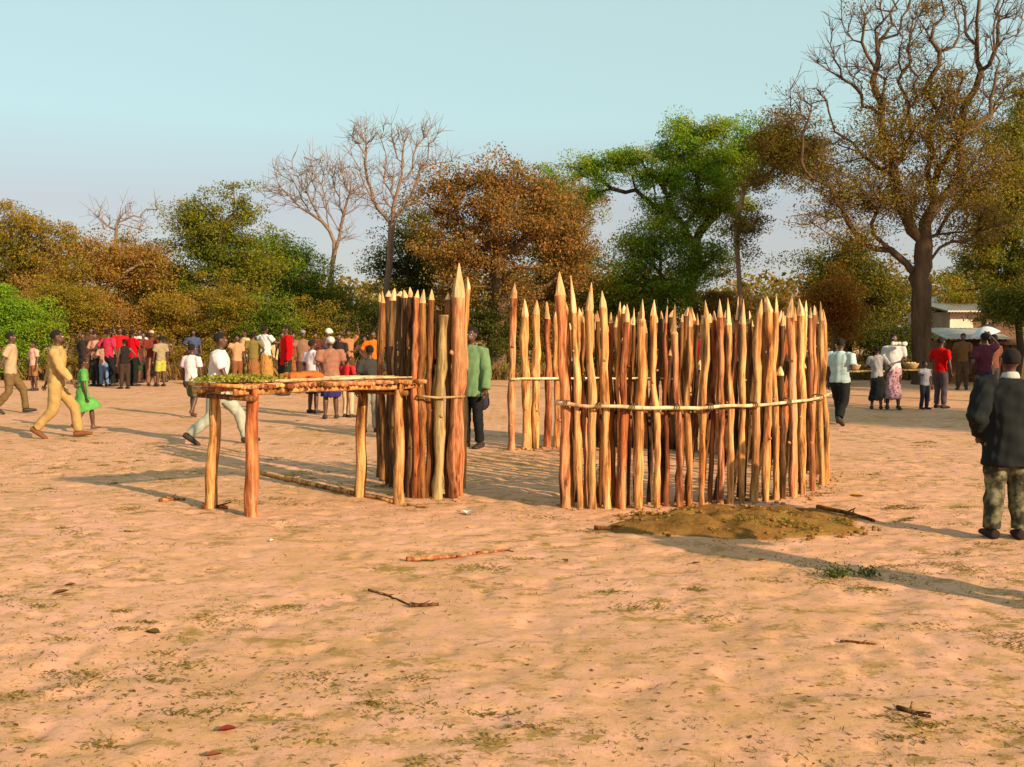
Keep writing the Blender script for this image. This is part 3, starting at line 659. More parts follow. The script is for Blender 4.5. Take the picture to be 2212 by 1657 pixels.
for (xt, yt, xb, yb, w, mt, tp, flat, lb) in [
    (565, 62, 548, 1562, 92, 'pink', 130, False, 'thick pole with a big pale axe-cut point, tallest of all'), (628, 150, 590, 1500, 34, 'tan', 50, False, None), (497, 255, 498, 1555, 42, 'brown', 34, False, None),
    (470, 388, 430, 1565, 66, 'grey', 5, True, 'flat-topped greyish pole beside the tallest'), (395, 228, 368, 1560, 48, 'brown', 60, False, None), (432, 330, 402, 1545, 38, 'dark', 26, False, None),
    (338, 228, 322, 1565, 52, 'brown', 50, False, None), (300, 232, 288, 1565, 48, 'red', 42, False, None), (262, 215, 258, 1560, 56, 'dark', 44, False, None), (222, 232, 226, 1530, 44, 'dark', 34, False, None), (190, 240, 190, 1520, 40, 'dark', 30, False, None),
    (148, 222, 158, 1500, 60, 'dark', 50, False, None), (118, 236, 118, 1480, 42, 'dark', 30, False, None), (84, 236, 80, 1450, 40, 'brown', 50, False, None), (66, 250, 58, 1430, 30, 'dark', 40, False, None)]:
    pxb, pyb = z3(xb, yb-15); pxt, pyt = z3(xt, yt); g = G(pxb, pyb)
    add_post(fl, pxb, pxt, pyt, w*.4587*T4*1.12, mt, tp*.5, flat=flat, label=lb, pos=g)
rl = [G(*z3(x, y-15)) for x, y in ((48, 1420), (120, 1480), (230, 1535), (330, 1565), (440, 1565), (560, 1562), (610, 1562))]
rail('rail', fl, [Vector((p.x, p.y-.085, 1.0+.012*math.sin(i))) for i, p in enumerate(rl)], .014, wood('withy_grey', (.25, .19, .08), (.42, .32, .15), (.55, .42, .22), 10), 6)

# ------------------------------------------------------------------ rack made of poles
fLg, fRg, bLg, bRg = G(543, 1116), G(862, 1083), G(455, 1100), G(778, 1071)
rk = empty('pole_rack', (fLg+fRg+bLg+bRg)/4); tag(rk, 'low rack table of rough poles with a deck of crosswise sticks', 'table'); O = rk.location
TOPZ = 1.10
for (g, topx, w, mt) in ((fLg, 546, 29, 'red'), (fRg, 862, 22, 'gold'), (bLg, 468, 27, 'tan'), (bRg, 783, 24, 'tan')):
    t = at(topx, 900, g.y); t.z = TOPZ-.02; g0 = Vector(g); SEED[0] += 1
    r = random.Random(SEED[0]); mb = MB(); n = 12; w2 = w/2*g.y/F
    pts = [g0.lerp(t, i/(n-1))+Vector((math.sin(i*.9+w)*.008, math.cos(i*.8)*.008, 0)) for i in range(n)]; pts.insert(0, pts[0]-Vector((0, 0, .15)))
    mb.tube([p-O for p in pts], [w2*(1.08-.015*i)*r.uniform(.93, 1.06) for i in range(n+1)], 12, jit=.05, rng=r)
    # the forked head that cradles the beam
    u = (fRg-fLg).normalized()
    for s in (-1, 1):
        cdir = Vector((-u.y, u.x, 0)); p = t-O-Vector((0, 0, .06)); mb.tube([p, p+cdir*s*.045+Vector((0, 0, .06)), p+cdir*s*.06+Vector((0, 0, .11))], [w2*.7, w2*.5, w2*.4], 7)
    mb.build('leg', WM[mt], rk)
ul = (fRg-fLg); ul.z = 0; ulen = ul.length; ul.normalize(); us = ((bLg-fLg)+(bRg-fRg))/2; us.z = 0; slen = us.length; us.normalize()
for a, nm in ((fLg, 'beam'), (bLg, 'beam')):
    mb = MB(); n = 12; r = random.Random(int(a.x*100)); zb = TOPZ+.0
    mb.tube([a-ul*.14+ul*(ulen+.38)*i/(n-1)+Vector((0, 0, zb+r.uniform(-.008, .008)))-O-Vector((0, 0, a.z)) for i in range(n)], [.030*(1-.025*i)*r.uniform(.9, 1.1) for i in range(n)], 9, jit=.05, rng=r)
    mb.build('beam', WM['tan'], rk)
for e in (-.02, 1.0):
    mb = MB(); a = fLg+ul*ulen*e; mb.tube([a-us*.12+Vector((0, 0, TOPZ-.055))-O, a+us*(slen+.14)+Vector((0, 0, TOPZ-.055))-O], [.026, .022], 8); mb.build('beam', WM['brown'], rk)
r = random.Random(9); deck = MB(); s = -.13; mats4 = ['tan', 'gold', 'red', 'brown', 'pink']
while s < ulen+.24:
    rr_ = r.uniform(.011, .021); a = fLg+ul*(s+rr_); ov = r.uniform(.05, .15); ov2 = r.uniform(.05, .16)
    z = TOPZ+.045+r.uniform(-.005, .01)
    p0 = a-us*ov+Vector((0, 0, z)); p1 = a+us*(slen+ov2)+ul*r.uniform(-.04, .04)+Vector((0, 0, z+r.uniform(-.004, .008))); pm = p0.lerp(p1, .5)+ul*r.uniform(-.01, .01)
    mb = MB(); mb.tube([p0-O, pm-O, p1-O], [rr_*1.1, rr_, rr_*.8], 8, jit=.06, rng=r, tipmi=None)
    mb.add([], []); o = mb.build('slat', WM[r.choice(mats4)], rk)
    cap = MB(); s += rr_*2+r.uniform(.002, .016)
# long pale rods laid lengthwise on the deck, loose
for i, (s0, s1, w_, th) in enumerate([(.30, 1.66, .05, .012), (.62, 1.62, .18, .014), (.72, 1.70, .34, .012), (.10, 1.0, .10, .011), (.85, 1.55, .45, .013)]):
    a = fLg+ul*s0+us*w_+Vector((0, 0, TOPZ+.083)); b2 = fLg+ul*s1+us*(w_+.03)+Vector((0, 0, TOPZ+.086)); b2.z = TOPZ+.086; a.z = TOPZ+.083
    st = MB(); st.tube([Vector((0, 0, 0)), (b2-a)*.5+Vector((0, 0, .006)), b2-a], [th, th*.9, th*.6], 8)
    o = st.build('rod', [RAILM], None, a)
    tag(o, ['pale stripped rod along the front edge of the rack, longest', 'pale rod lying second from the front edge on the rack', 'pale rod overhanging the right end of the rack deck', 'short pale rod by the leaves on the rack', 'pale rod near the back right corner of the rack'][i], 'rod', 'stripped rods laid on the rack')
def leaves_np(P, s, rng, up=.5, asp=.5):
    """P: centres n x 3, s: sizes n -> verts and quads of pointed leaves"""
    n = len(P); d = rng.randn(n, 3); d /= np.linalg.norm(d, axis=1)[:, None]+1e-9
    nn = rng.randn(n, 3); nn[:, 2] += up*2; nn -= d*(nn*d).sum(1)[:, None]; nn /= np.linalg.norm(nn, axis=1)[:, None]+1e-9
    w = np.cross(d, nn); s = s[:, None]
    V = np.stack([P-d*s*.5, P+w*s*asp*.5, P+d*s*.5, P-w*s*asp*.5], 1).reshape(-1, 3)
    return V, np.arange(n*4).reshape(-1, 4)
rg = np.random.RandomState(3)
a = fLg+ul*.12+us*slen*.55; N = 1500; P = rg.randn(N, 3)*np.array([.16, .12, .022]); P[:, 2] = np.abs(P[:, 2])+.012
P = P@np.array([[ul.x, ul.y, 0], [us.x, us.y, 0], [0, 0, 1]])
V_, F_ = leaves_np(P, rg.uniform(.02, .05, N), rg, .3)
o = link('leaf_bundle', mesh_np('leaf_bundle', V_, F_, [foliage('cut_leaves', [(.16, .17, .015), (.30, .30, .03), (.34, .28, .05)], 5)]), None, Vector((a.x, a.y, TOPZ+.075)))
tag(o, 'heap of yellow green cut leaves on the left of the rack', 'leaves')
def cloth_heap(name, c, rx, ry, h, col, seed, label, cat, rz=0):
    r = random.Random(seed); mb = MB(); M = Matrix.Rotation(rz, 3, 'Z')
    for i in range(9):
        mb.ball(M@Vector((r.uniform(-rx, rx)*.7, r.uniform(-ry, ry)*.6, h*r.uniform(.3, .6))), (rx*r.uniform(.3, .55), ry*r.uniform(.4, .6), h*r.uniform(.35, .6)))
    me = remeshed(name, mb, .012, [cloth(col)], 2, .006, seed, 1.4); o = link(name, me, None, c); tag(o, label, cat); return o
c = fLg+ul*.74+us*.38; cloth_heap('cloth_bundle', Vector((c.x, c.y, TOPZ+.066)), .20, .16, .10, (.52, .14, .025), 4, 'rust orange cloth bundled up in the middle of the rack', 'cloth', math.atan2(ul.y, ul.x))

# ------------------------------------------------------------------ earth heap, fallen sticks, litter
def mound():
    nr, na = 26, 80; V = [(0, 0, .075)]; Fc = []; rn = np.random.RandomState(4)
    ph = rn.rand(8)*6.28
    for i in range(1, nr+1):
        t = i/nr
        for j in range(na):
            q = 2*math.pi*j/na; e = 1+sum(math.sin(q*(k+2)+ph[k])*.09/(1+k*.5) for k in range(8))
            x, y = math.cos(q)*1.08*e*t, math.sin(q)*.72*e*t
            wz = .075*(1-t*t)**1.3+.02*math.sin(x*9+1)*math.sin(y*11)*(1-t)
            wx, wy = np.array([x+MOUND[0]]), np.array([y+MOUND[1]])
            wz += float(vnoise(wx, wy, 6, 8)[0]-.4)*.05*(1-t**4)+float(vnoise(wx, wy, 17, 9)[0]-.5)*.022*(1-t**6)
            gz = float(terrain(wx, wy)[0]); V.append((x, y, max(wz, 0)+gz-(.03 if i == nr else 0)+(.008 if i < nr else 0)))
    bm = MB(); fs = [(0, 1+j, 1+(j+1) % na) for j in range(na)]
    for i in range(nr-1):
        for j in range(na): fs.append((1+i*na+j, 1+(i+1)*na+j, 1+(i+1)*na+(j+1) % na, 1+i*na+(j+1) % na))
    bm.add(V, fs)
    m, n, b = newmat('dug_earth', .97, .05); v = mapping(n)
    r1 = ramp(n, noise(n, v, 4.5, 8, .75), [(.36, (.10, .06, .012)), (.47, (.24, .115, .03)), (.56, (.30, .15, .04)), (.66, (.26, .19, .035))])
    n.links.new(r1.outputs[0], b.inputs['Base Color']); bump(n, b, noise(n, v, 30, 7, .8), .9, .03)
    o = bm.build('earth_heap', m, None, (MOUND[0], MOUND[1], 0)); tag(o, 'low heap of dug brown earth in front of the poles', 'soil')
    rg = np.random.RandomState(6); V2 = []; cl = MB()
    for k in range(240):
        a, t = rg.rand()*6.28, rg.rand()**.6*1.1; p = (math.cos(a)*1.08*t, math.sin(a)*.72*t); s = rg.uniform(.008, .028)
        z = .075*max(0, 1-t*t)**1.3+float(terrain(np.array([p[0]+MOUND[0]]), np.array([p[1]+MOUND[1]]))[0])+.012
        cl.ball((p[0], p[1], z), (s, s*rg.uniform(.6, 1), s*.6), 0, None, 6, 4)
    oo = cl.build('clods', m, None, (MOUND[0], MOUND[1], 0), smooth=False); tag(oo, 'crumbs and clods scattered over the heap of brown earth', 'clods', kind='stuff')
mound()
def tz(p): return float(terrain(np.array([p.x]), np.array([p.y]))[0])
def stick(pxs, r0, r1, mat, label, cat='stick', bow=.02, name='fallen_stick', group='sticks lying on the sand', lift=0.0):
    P = [G(*p) for p in pxs]; pts = []
    for a, b_ in zip(P[:-1], P[1:]):
        for i in range(5): pts.append(a.lerp(b_, i/5))
    pts.append(P[-1]); base = Vector(pts[0]); base.z = 0; n = len(pts); rr_ = random.Random(int(pxs[0][0]))
    zs = [tz(p) for p in pts]; z0 = max(zs)
    mb = MB(); mb.tube([Vector((p.x, p.y, .5*(z+z0)+(r0+(r1-r0)*i/(n-1))*.8+lift+rr_.uniform(-.002, .002)))-base for i, (p, z) in enumerate(zip(pts, zs))], [(r0+(r1-r0)*i/(n-1))*rr_.uniform(.88, 1.1) for i in range(n)], 8)
    for k in range(2):
        i = rr_.randint(2, n-3); p = pts[i]-base; p.z = zs[i]+r0; a = rr_.uniform(0, 6.28); mb.tube([p, p+Vector((math.cos(a), math.sin(a), .3))*r0*5], [r0*.5, r0*.2], 5)
    o = mb.build(name, WM[mat] if isinstance(mat, str) else mat, None, base); tag(o, label, cat, group); return o
stick([(878, 1208), (985, 1198), (1090, 1187)], .016, .008, 'red', 'long straight reddish stick on the open sand')
stick([(1085, 1186), (1110, 1190)], .007, .004, 'brown', 'tiny twig at the far tip of the long reddish stick')
stick([(796, 1270), (840, 1282), (886, 1302)], .008, .005, 'brown', 'thin curved twig ending at the thicker brown stick')
stick([(884, 1306), (948, 1303)], .013, .011, 'dark', 'short thick brown stick on the sand')
stick([(345, 1088), (372, 1084), (400, 1084)], .020, .012, 'red', 'knobbly red stick left of the rack')
stick([(436, 1102), (462, 1100), (490, 1102)], .022, .016, 'red', 'red stick at the foot of the rear left rack leg')
stick([(566, 1022), (640, 1040), (745, 1063), (850, 1083)], .030, .022, 'tan', 'long pole lying on the ground under the rack')
stick([(1765, 1098), (1830, 1110), (1888, 1126)], .020, .013, 'brown', 'brown branch lying behind the earth heap')
stick([(1284, 1143), (1350, 1147)], .02, .012, 'brown', 'broken brown branch at the left tail of the earth heap')
stick([(1937, 1541), (2010, 1560)], .012, .006, 'dark', 'short dark twig in the foreground at right')
stick([(1815, 1390), (1895, 1398)], .007, .005, 'brown', 'straight thin twig near the leafy sprigs')
stick([(880, 1090), (925, 1094)], .012, .008, 'red', 'small red stick at the foot of the left poles')
def leaf_scrap(px, py, s, col, label, cat='leaf', group='fallen leaves on the sand', curl=.35, name='fallen_leaf', rz=None):
    p = G(px, py); rr_ = random.Random(int(px*3+py)); mb = MB(); n = 7; rz = rr_.uniform(0, 3.1) if rz is None else rz
    M = Matrix.Rotation(rz, 3, 'Z'); vs = []; fs = []
    for i in range(n):
        t = i/(n-1); w = math.sin(math.pi*(.04+t*.93))*.33*s
        for j, q in enumerate((-1, 0, 1)): vs.append(M@Vector(((t-.5)*s, q*w, .004+abs(q)*w*curl*1.3+curl*s*.35*(t-.4)**2+rr_.uniform(0, .04)*s*abs(q))))
    for i in range(n-1):
        for j in range(2): fs.append((i*3+j, (i+1)*3+j, (i+1)*3+j+1, i*3+j+1))
    b = [v+Vector((0, 0, .0015)) for v in vs]; mb.add(vs, [tuple(reversed(f)) for f in fs]); mb.add(b, fs)
    o = mb.build(name, plain_c('leaf_scrap', col), None, (p.x, p.y, tz(p)+.003)); tag(o, label, cat, group); return o
leaf_scrap(1850, 1069, .13, (.45, .27, .03), 'curled yellow leaf beyond the earth heap')
leaf_scrap(490, 1582, .075, (.20, .025, .01), 'small dark red leaf in the near foreground')
leaf_scrap(330, 1362, .09, (.10, .065, .015), 'large withered brown leaf left of the middle foreground')
leaf_scrap(132, 1285, .09, (.12, .06, .02), 'larger of two curled brown leaves at the left')
leaf_scrap(152, 1268, .06, (.18, .07, .02), 'smaller of two curled brown leaves at the left')
leaf_scrap(460, 1634, .06, (.2, .06, .02), 'brown leaf lying at the very bottom of the sand')
leaf_scrap(1220, 1213, .07, (.16, .07, .02), 'small brown leaf beside the tip of the reddish stick')
leaf_scrap(1645, 1215, .06, (.14, .05, .02), 'small dark leaf just below the earth heap')
leaf_scrap(1502, 1222, .05, (.10, .05, .02), 'tiny dark leaf on clear sand below the heap')
pw = plain_c('paper', (.75, .72, .66))
def paper(px, py, s, label):
    o = leaf_scrap(px, py, s, (.78, .74, .66), label, 'litter', 'scraps of pale litter', .5, 'paper_scrap'); return o
paper(1010, 1108, .13, 'crumpled white paper at the foot of the tallest pole')
paper(588, 1170, .05, 'tiny white scrap on the sand right of the rack leg')
BR = plain_c('green_stem', (.10, .12, .03))
# the two leafy sprigs on the shadow
for (px, py, s, n_, lab) in ((1804, 1250, .075, 260, 'bushier green sprig at the edge of the long shadow'), (1873, 1247, .05, 110, 'smaller green sprig right of its neighbour')):
    p = G(px, py); rg = np.random.RandomState(px); P = rg.randn(n_, 3)*np.array([s*.8, s*.6, s*.45]); P[:, 2] = np.abs(P[:, 2])+.01
    V_, F_ = leaves_np(P, rg.uniform(.015, .035, n_), rg, .3)
    e = empty('leafy_sprig', (p.x, p.y, tz(p))); tag(e, lab, 'sprig', 'green sprigs on the sand'); mb = MB()
    for q in range(7): a_ = q*.9; mb.tube([(0, 0, .004), (math.cos(a_)*s*.6, math.sin(a_)*s*.5, s*.35), (math.cos(a_)*s*1.2, math.sin(a_)*s, s*.4)], [.004, .003, .002], 4)
    mb.build('stem', BR, e); link('leaves', mesh_np('leaves', V_, F_, [foliage('sprig_leaves', [(.03, .06, .01), (.08, .12, .02), (.14, .14, .03)], 8)]), e)
# scattered dry leaves, twigs and stubble nobody could count
def scatter(name, n, xr, yr, smin, smax, mat, label, seed, up=3, asp=.45, dens=None, h=.004, flat=.25):
    rg = np.random.RandomState(seed); X = rg.uniform(*xr, n*3); u = rg.rand(n*3); Y = yr[0]*(yr[1]/yr[0])**u
    if dens is not None: k = dens(X, Y) > rg.rand(n*3); X, Y = X[k], Y[k]
    X, Y = X[:n], Y[:n]; Z = terrain(X, Y)+h; P = np.stack([X, Y, Z], 1)
    s = rg.uniform(smin, smax, len(X)); V, Fc = leaves_np(np.zeros_like(P), s, rg, up, asp); V = V.reshape(-1, 4, 3); V[:, :, 2] *= flat
    V = (V+P[:, None, :]).reshape(-1, 3); o = link(name, mesh_np(name, V, Fc, [mat])); tag(o, label, name.replace('_', ' '), kind='stuff'); return o
pd = lambda s, seed, lo, k: (lambda X, Y: np.clip((vnoise(X*.7, Y*1.3, s, seed)-lo)*k, 0.02, 1))
scatter('leaf_litter', 5500, (-9, 9), (2.2, 26), .010, .042, foliage('dry_litter', [(.10, .04, .012), (.20, .10, .025), (.30, .18, .05)], 3), 'small dry leaves and crumbs strewn over the sand', 11, dens=pd(.7, 21, .35, 2))
scatter('twig_litter', 3600, (-8, 8), (2.2, 20), .03, .09, foliage('twig_bits', [(.06, .03, .01), (.14, .085, .025), (.26, .16, .05)], 3), 'thin bits of straw and twig strewn over the sand', 12, asp=.07, dens=pd(.8, 22, .4, 3))
def grass(name, n, xr, yr, hmin, hmax, w, mat, label, seed, dens=None, lay=.9, terr=True):
    rg = np.random.RandomState(seed); X = rg.uniform(*xr, n*4); u = rg.rand(n*4); Y = yr[0]*(yr[1]/yr[0])**u
    if dens is not None: k = dens(X, Y) > rg.rand(n*4); X, Y = X[k], Y[k]
    X, Y = X[:n], Y[:n]; n = len(X); Z = terrain(X, Y) if terr else np.zeros(n); h = rg.uniform(hmin, hmax, n); a = rg.rand(n)*6.283
    d = np.stack([np.cos(a), np.sin(a), np.zeros(n)], 1); ln = rg.uniform(.1, lay, n)[:, None]*h[:, None]; P = np.stack([X, Y, Z-.005], 1)
    sd = np.stack([-np.sin(a), np.cos(a), np.zeros(n)], 1)*w*h[:, None]; upv = np.array([0, 0, 1.0])
    V = np.stack([P-sd, P+sd, P+d*ln*.5+upv*h[:, None]*.6+sd*.6, P+d*ln+upv*h[:, None]*(1-.3*ln/h[:, None])], 1).reshape(-1, 3)
    o = link(name, mesh_np(name, V, np.arange(n*4).reshape(-1, 4), [mat])); tag(o, label, 'grass', kind='stuff'); return o
stub = foliage('withered_grass', [(.10, .085, .012), (.19, .14, .025), (.30, .19, .05)], 2)
grass('grass_stubble', 60000, (-8, 8), (2.2, 14), .010, .030, .10, stub, 'withered trampled grass stubble in thin patches on the sand', 13, dens=lambda X, Y: np.clip((vnoise(X*.55, Y*1.35, 1.5, 23)-.50+.12*np.clip(-X/4-.4, 0, 1))*2.6, 0, 1)*np.clip(vnoise(X, Y, 9, 24)-.3, 0, 1), lay=1.4)

# small tufts pressed flat, strung out from left to right
rg = np.random.RandomState(81); nc = 330; cx = rg.uniform(-8, 8, nc*6); cy = 2.3*(16/2.3)**rg.rand(nc*6)
k = (vnoise(cx*.5, cy*1.2, 1.3, 82) > .52-.08*np.clip(-cx/3, 0, 1)) & (np.abs(cx) < cy*.62+1); cx, cy = cx[k][:nc], cy[k][:nc]; nc = len(cx); m = 70
ex = rg.uniform(.05, .20, nc); ey = ex*rg.uniform(.3, .7, nc)
X = (cx[:, None]+rg.randn(nc, m)*ex[:, None]*.6).ravel(); Y = (cy[:, None]+rg.randn(nc, m)*ey[:, None]*.6).ravel(); h = rg.uniform(.008, .028, nc*m); a_ = rg.rand(nc*m)*6.283
P = np.stack([X, Y, terrain(X, Y)-.002], 1); d_ = np.stack([np.cos(a_), np.sin(a_)*.6, np.zeros(len(a_))], 1); sd = np.stack([-np.sin(a_), np.cos(a_), np.zeros(len(a_))], 1)*(h*.11)[:, None]
uz = np.array([0, 0, 1.0]); hh_ = h[:, None]; V = np.stack([P-sd, P+sd, P+d_*hh_*.7+uz*hh_*.5+sd*.6, P+d_*hh_*1.5+uz*hh_*.55], 1).reshape(-1, 3)
o = link('grass_tufts', mesh_np('grass_tufts', V, np.arange(len(V)).reshape(-1, 4), [foliage('tuft_grass', [(.12, .10, .014), (.20, .145, .025), (.27, .17, .04)], 2)])); tag(o, 'small flattened tufts of dry olive grass dotted over the sand', 'grass', kind='stuff')

# ------------------------------------------------------------------ trees
def proj(X, Y, Z):
    v = Vector((X, Y, Z-CAMH)); d = v.y*cp-v.z*sp; return (W0/2+F*v.x/d, H0/2-F*(v.y*sp+v.z*cp)/d, Y)
BK = {'grey': bark('pale_bark', (.12, .075, .05), (.28, .19, .13)), 'dark': bark('dark_bark', (.025, .018, .012), (.075, .05, .03)),
      'brown': bark('brown_tree_bark', (.06, .035, .02), (.17, .11, .06)), 'tan': bark('tan_bark', (.03, .02, .013), (.17, .105, .06), 3)}
FO = {
 'gold': ([(.15, .125, .010), (.26, .18, .014), (.36, .21, .025), (.40, .20, .05)], .3),
 'olive': ([(.10, .11, .008), (.18, .17, .010), (.26, .19, .015), (.29, .18, .025)], .3),
 'green': ([(.07, .11, .008), (.12, .17, .010), (.18, .22, .012), (.22, .20, .018)], .3),
 'bright': ([(.10, .19, .010), (.14, .30, .012), (.22, .33, .014), (.30, .25, .018)], .35),
 'rust': ([(.17, .12, .012), (.31, .15, .03), (.40, .17, .055), (.22, .17, .015)], .4),
 'brown': ([(.13, .09, .014), (.20, .12, .025), (.27, .15, .04), (.15, .14, .014)], .3),
 'dark': ([(.045, .06, .008), (.08, .095, .012), (.12, .12, .014), (.16, .12, .018)], .3),
 'orange': ([(.16, .06, .008), (.26, .11, .012), (.20, .13, .012)], .6),
}
def fol(k): return foliage(k+'_foliage', FO[k][0], FO[k][1])
def skeleton(trunk, targets, rng, w=.45, start=1, seg=.5, curl=.10):
    pos = [np.array(p, float) for p in trunk]; par = [-1]+list(range(len(trunk)-1)); path = [0.0]
    for i in range(1, len(pos)): path.append(path[-1]+np.linalg.norm(pos[i]-pos[i-1]))
    path = [p*.15 for p in path]
    ax = pos[-1]; T = np.array(targets); order = np.argsort(np.linalg.norm(T-ax, axis=1)+rng.rand(len(T))*1.0)
    tips = []; okfrom = start
    for ti in order:
        t = T[ti]; P = np.array(pos[okfrom:]); pa = np.array(path[okfrom:])
        dv = t-P; dist = np.linalg.norm(dv, axis=1); c = dist+w*pa+np.where(dv[:, 2] < -.3, dist*.8, 0)
        j = int(np.argmin(c))+okfrom; L = np.linalg.norm(t-pos[j])
        if L < .05: continue
        pd_ = pos[j]-pos[par[j]] if par[j] >= 0 else np.array([0, 0, 1.0]); pd_ = pd_/(np.linalg.norm(pd_)+1e-9)
        k = max(1, int(round(L/seg))); ctrl = pos[j]+pd_*L*.42+np.array([0, 0, .08*L]); prev = j
        for i in range(1, k+1):
            u = i/k; q = (1-u)**2*pos[j]+2*u*(1-u)*ctrl+u*u*t
            if i < k: q = q+rng.randn(3)*curl*L/k
            pos.append(q); par.append(prev); path.append(path[prev]+np.linalg.norm(q-pos[prev])); prev = len(pos)-1
        tips.append(prev)
    return np.array(pos), np.array(par), tips
def branch_mesh(pos, par, R0, rmin, kmax=10, p=2.0, flare=1.25, taper=1):
    n = len(pos); ch = [[] for _ in range(n)]
    for i in range(1, n): ch[par[i]].append(i)
    m = np.zeros(n)
    for i in range(n-1, -1, -1): m[i] = (sum(m[c]**p for c in ch[i]))**(1/p) if ch[i] else 1.0
    # lower nodes keep growing a little towards the root
    r = np.maximum(m/m[0]*R0, rmin); mb = MB(); stack = [0]; lead = {}
    while stack:
        s = stack.pop(); chain = [s]; c = s
        while ch[c]:
            nx_ = max(ch[c], key=lambda q: m[q]); stack += [q for q in ch[c] if q != nx_] if False else []
            for q in ch[c]:
                if q != nx_: lead.setdefault(c, []).append(q)
            chain.append(nx_); c = nx_
        if len(chain) > 1:
            rad = [r[q] for q in chain]
            if par[s] >= 0: chain = [par[s]]+chain; rad = [min(r[par[s]], rad[0]*1.15)]+rad
            else: rad[0] *= flare
            k = kmax if rad[0] > .12 else (6 if rad[0] > .05 else (4 if rad[0] > .02 else 3))
            rad[-1] *= .5
            mb.tube([Vector(pos[q]) for q in chain], rad, k, cap=False)
        elif par[s] >= 0:
            mb.tube([Vector(pos[par[s]]), Vector(pos[s])], [r[s], r[s]*.5], 3, cap=False)
        for q in chain:
            stack += lead.pop(q, [])
    return mb, r
def lobes3(lobes, D, depthf=.75, dj=0, rng=None):
    out = []
    for l in lobes:
        px, py, rx, ry = l[:4]; dd = D+(l[4] if len(l) > 4 else 0)
        c = at(px, py, dd); out.append((np.array(c), np.array([rx*dd/F, rx*dd/F*depthf, ry*dd/F])))
    return out
def sample_lobes(L, n, rng, surf=.5):
    vol = np.array([(l[1][0]*l[1][2])**.85 for l in L]); vol /= vol.sum(); idx = rng.choice(len(L), n, p=vol)
    d = rng.randn(n, 3); d /= np.linalg.norm(d, axis=1)[:, None]; rad = rng.rand(n)**surf
    C_ = np.array([L[i][0] for i in idx]); S_ = np.array([L[i][1] for i in idx]); return C_+d*S_*rad[:, None]
def tree(label, D, base_px, trunk, R0, lobes, leaf, nleaf, size=(.10, .2), ntarget=90, seed=1, bk='brown', clump=.42, depthf=.75, name='tree', cat='tree', group=None, w=.45, surf=.4, extra=None, twigs=0, crown='crown', rmin=.012, curl=.1, second=None, leafy=None, start=1, up=.4):
    rng = np.random.RandomState(seed); g = at(base_px, 900, D); g.z = 0; g = np.array(g)
    e = empty(name, tuple(g)); tag(e, label, cat, group)
    tr = [g-np.array([0, 0, .2])]+[np.array(at(px, py, D)) for px, py in trunk]
    L = lobes3(lobes, D, depthf); T = sample_lobes(L, ntarget, rng, surf)
    pos, par, tips = skeleton(tr, T, rng, w, start, seg=max(.35, D/90), curl=curl)
    if twigs:
        # finer twigs round every tip
        P2 = list(pos); pr2 = list(par); tl = list(tips)
        for t in tl:
            dirv = pos[t]-pos[par[t]]; dirv /= np.linalg.norm(dirv)+1e-9
            for q in range(twigs):
                d = dirv+rng.randn(3)*.55; d[2] += .15; d /= np.linalg.norm(d); ln = rng.uniform(.25, .7)*D/35; st = t if rng.rand() < .6 else par[t]
                P2.append(P2[st]+d*ln*.5); pr2.append(st); P2.append(P2[-1]+(d+rng.randn(3)*.3)*ln*.5); pr2.append(len(P2)-2)
        # children must follow their parents, which they do
        pos, par = np.array(P2), np.array(pr2)
    mb, r = branch_mesh(pos-g, par, R0, rmin)
    mb.build('trunk', BK[bk], e)
    nleaf = int(nleaf*1.9)
    if nleaf:
        tp = np.array([pos[t] for t in tips]) if leafy is None else sample_lobes(lobes3(leafy, D, depthf), max(10, ntarget//2), rng, .5)
        mats = [fol(leaf)]+([fol(second)] if second else [])
        # more and smaller tufts between the branch tips
        k_ = rng.randint(0, len(tp), len(tp)*2); tp = np.concatenate([tp, tp[k_]+rng.randn(len(k_), 3)*clump*.9])
        ci = rng.randint(0, len(tp), nleaf); cs = rng.uniform(.55, 1.25, len(tp)); fl_ = np.array([1.15, 1.0, .62])
        off = rng.randn(nleaf, 3); off *= (rng.rand(nleaf)**.45*1.45/np.linalg.norm(off, axis=1))[:, None]; off = off*fl_*clump*cs[ci][:, None]
        P = tp[ci]+off; P = P[P[:, 2] > .15]; 
        V, Fc = leaves_np(P-g, rng.uniform(size[0]*.62, size[1]*.66, len(P)), rng, up)
        idx = None
        if second: k = rng.rand(len(tp)) < .4; idx = k[rng.randint(0, len(tp), len(P))].astype(int)
        link(crown, mesh_np(crown, V, Fc, mats, idx), e)
    return e
TG = 'trees and bushes closing off the clearing'
SG = 'low bushes in front of the tree line'
tree('far left ochre tree with broad rounded top', 41, 55, [(50, 740), (60, 660)], .22, [(15, 550, 70, 80), (90, 520, 90, 55), (60, 600, 110, 70), (150, 545, 60, 50), (10, 640, 60, 60)], 'gold', 21000, (.10, .2), 95, 1, 'tan', group=TG, second='olive')
tree('rusty bush tree with a pale forked trunk, left', 39, 172, [(172, 740), (168, 660), (160, 620)], .2, [(190, 590, 70, 60), (260, 560, 75, 50), (120, 640, 70, 60), (230, 650, 90, 60), (320, 570, 60, 50)], 'rust', 19000, (.09, .19), 95, 2, 'grey', group=TG, second='gold')
tree('wide olive tree left of the pointed green one', 42, 330, [(330, 740), (330, 650)], .2, [(310, 560, 60, 55), (350, 600, 80, 60), (300, 660, 90, 60), (390, 650, 80, 60)], 'olive', 16000, (.1, .2), 80, 3, group=TG, second='rust')
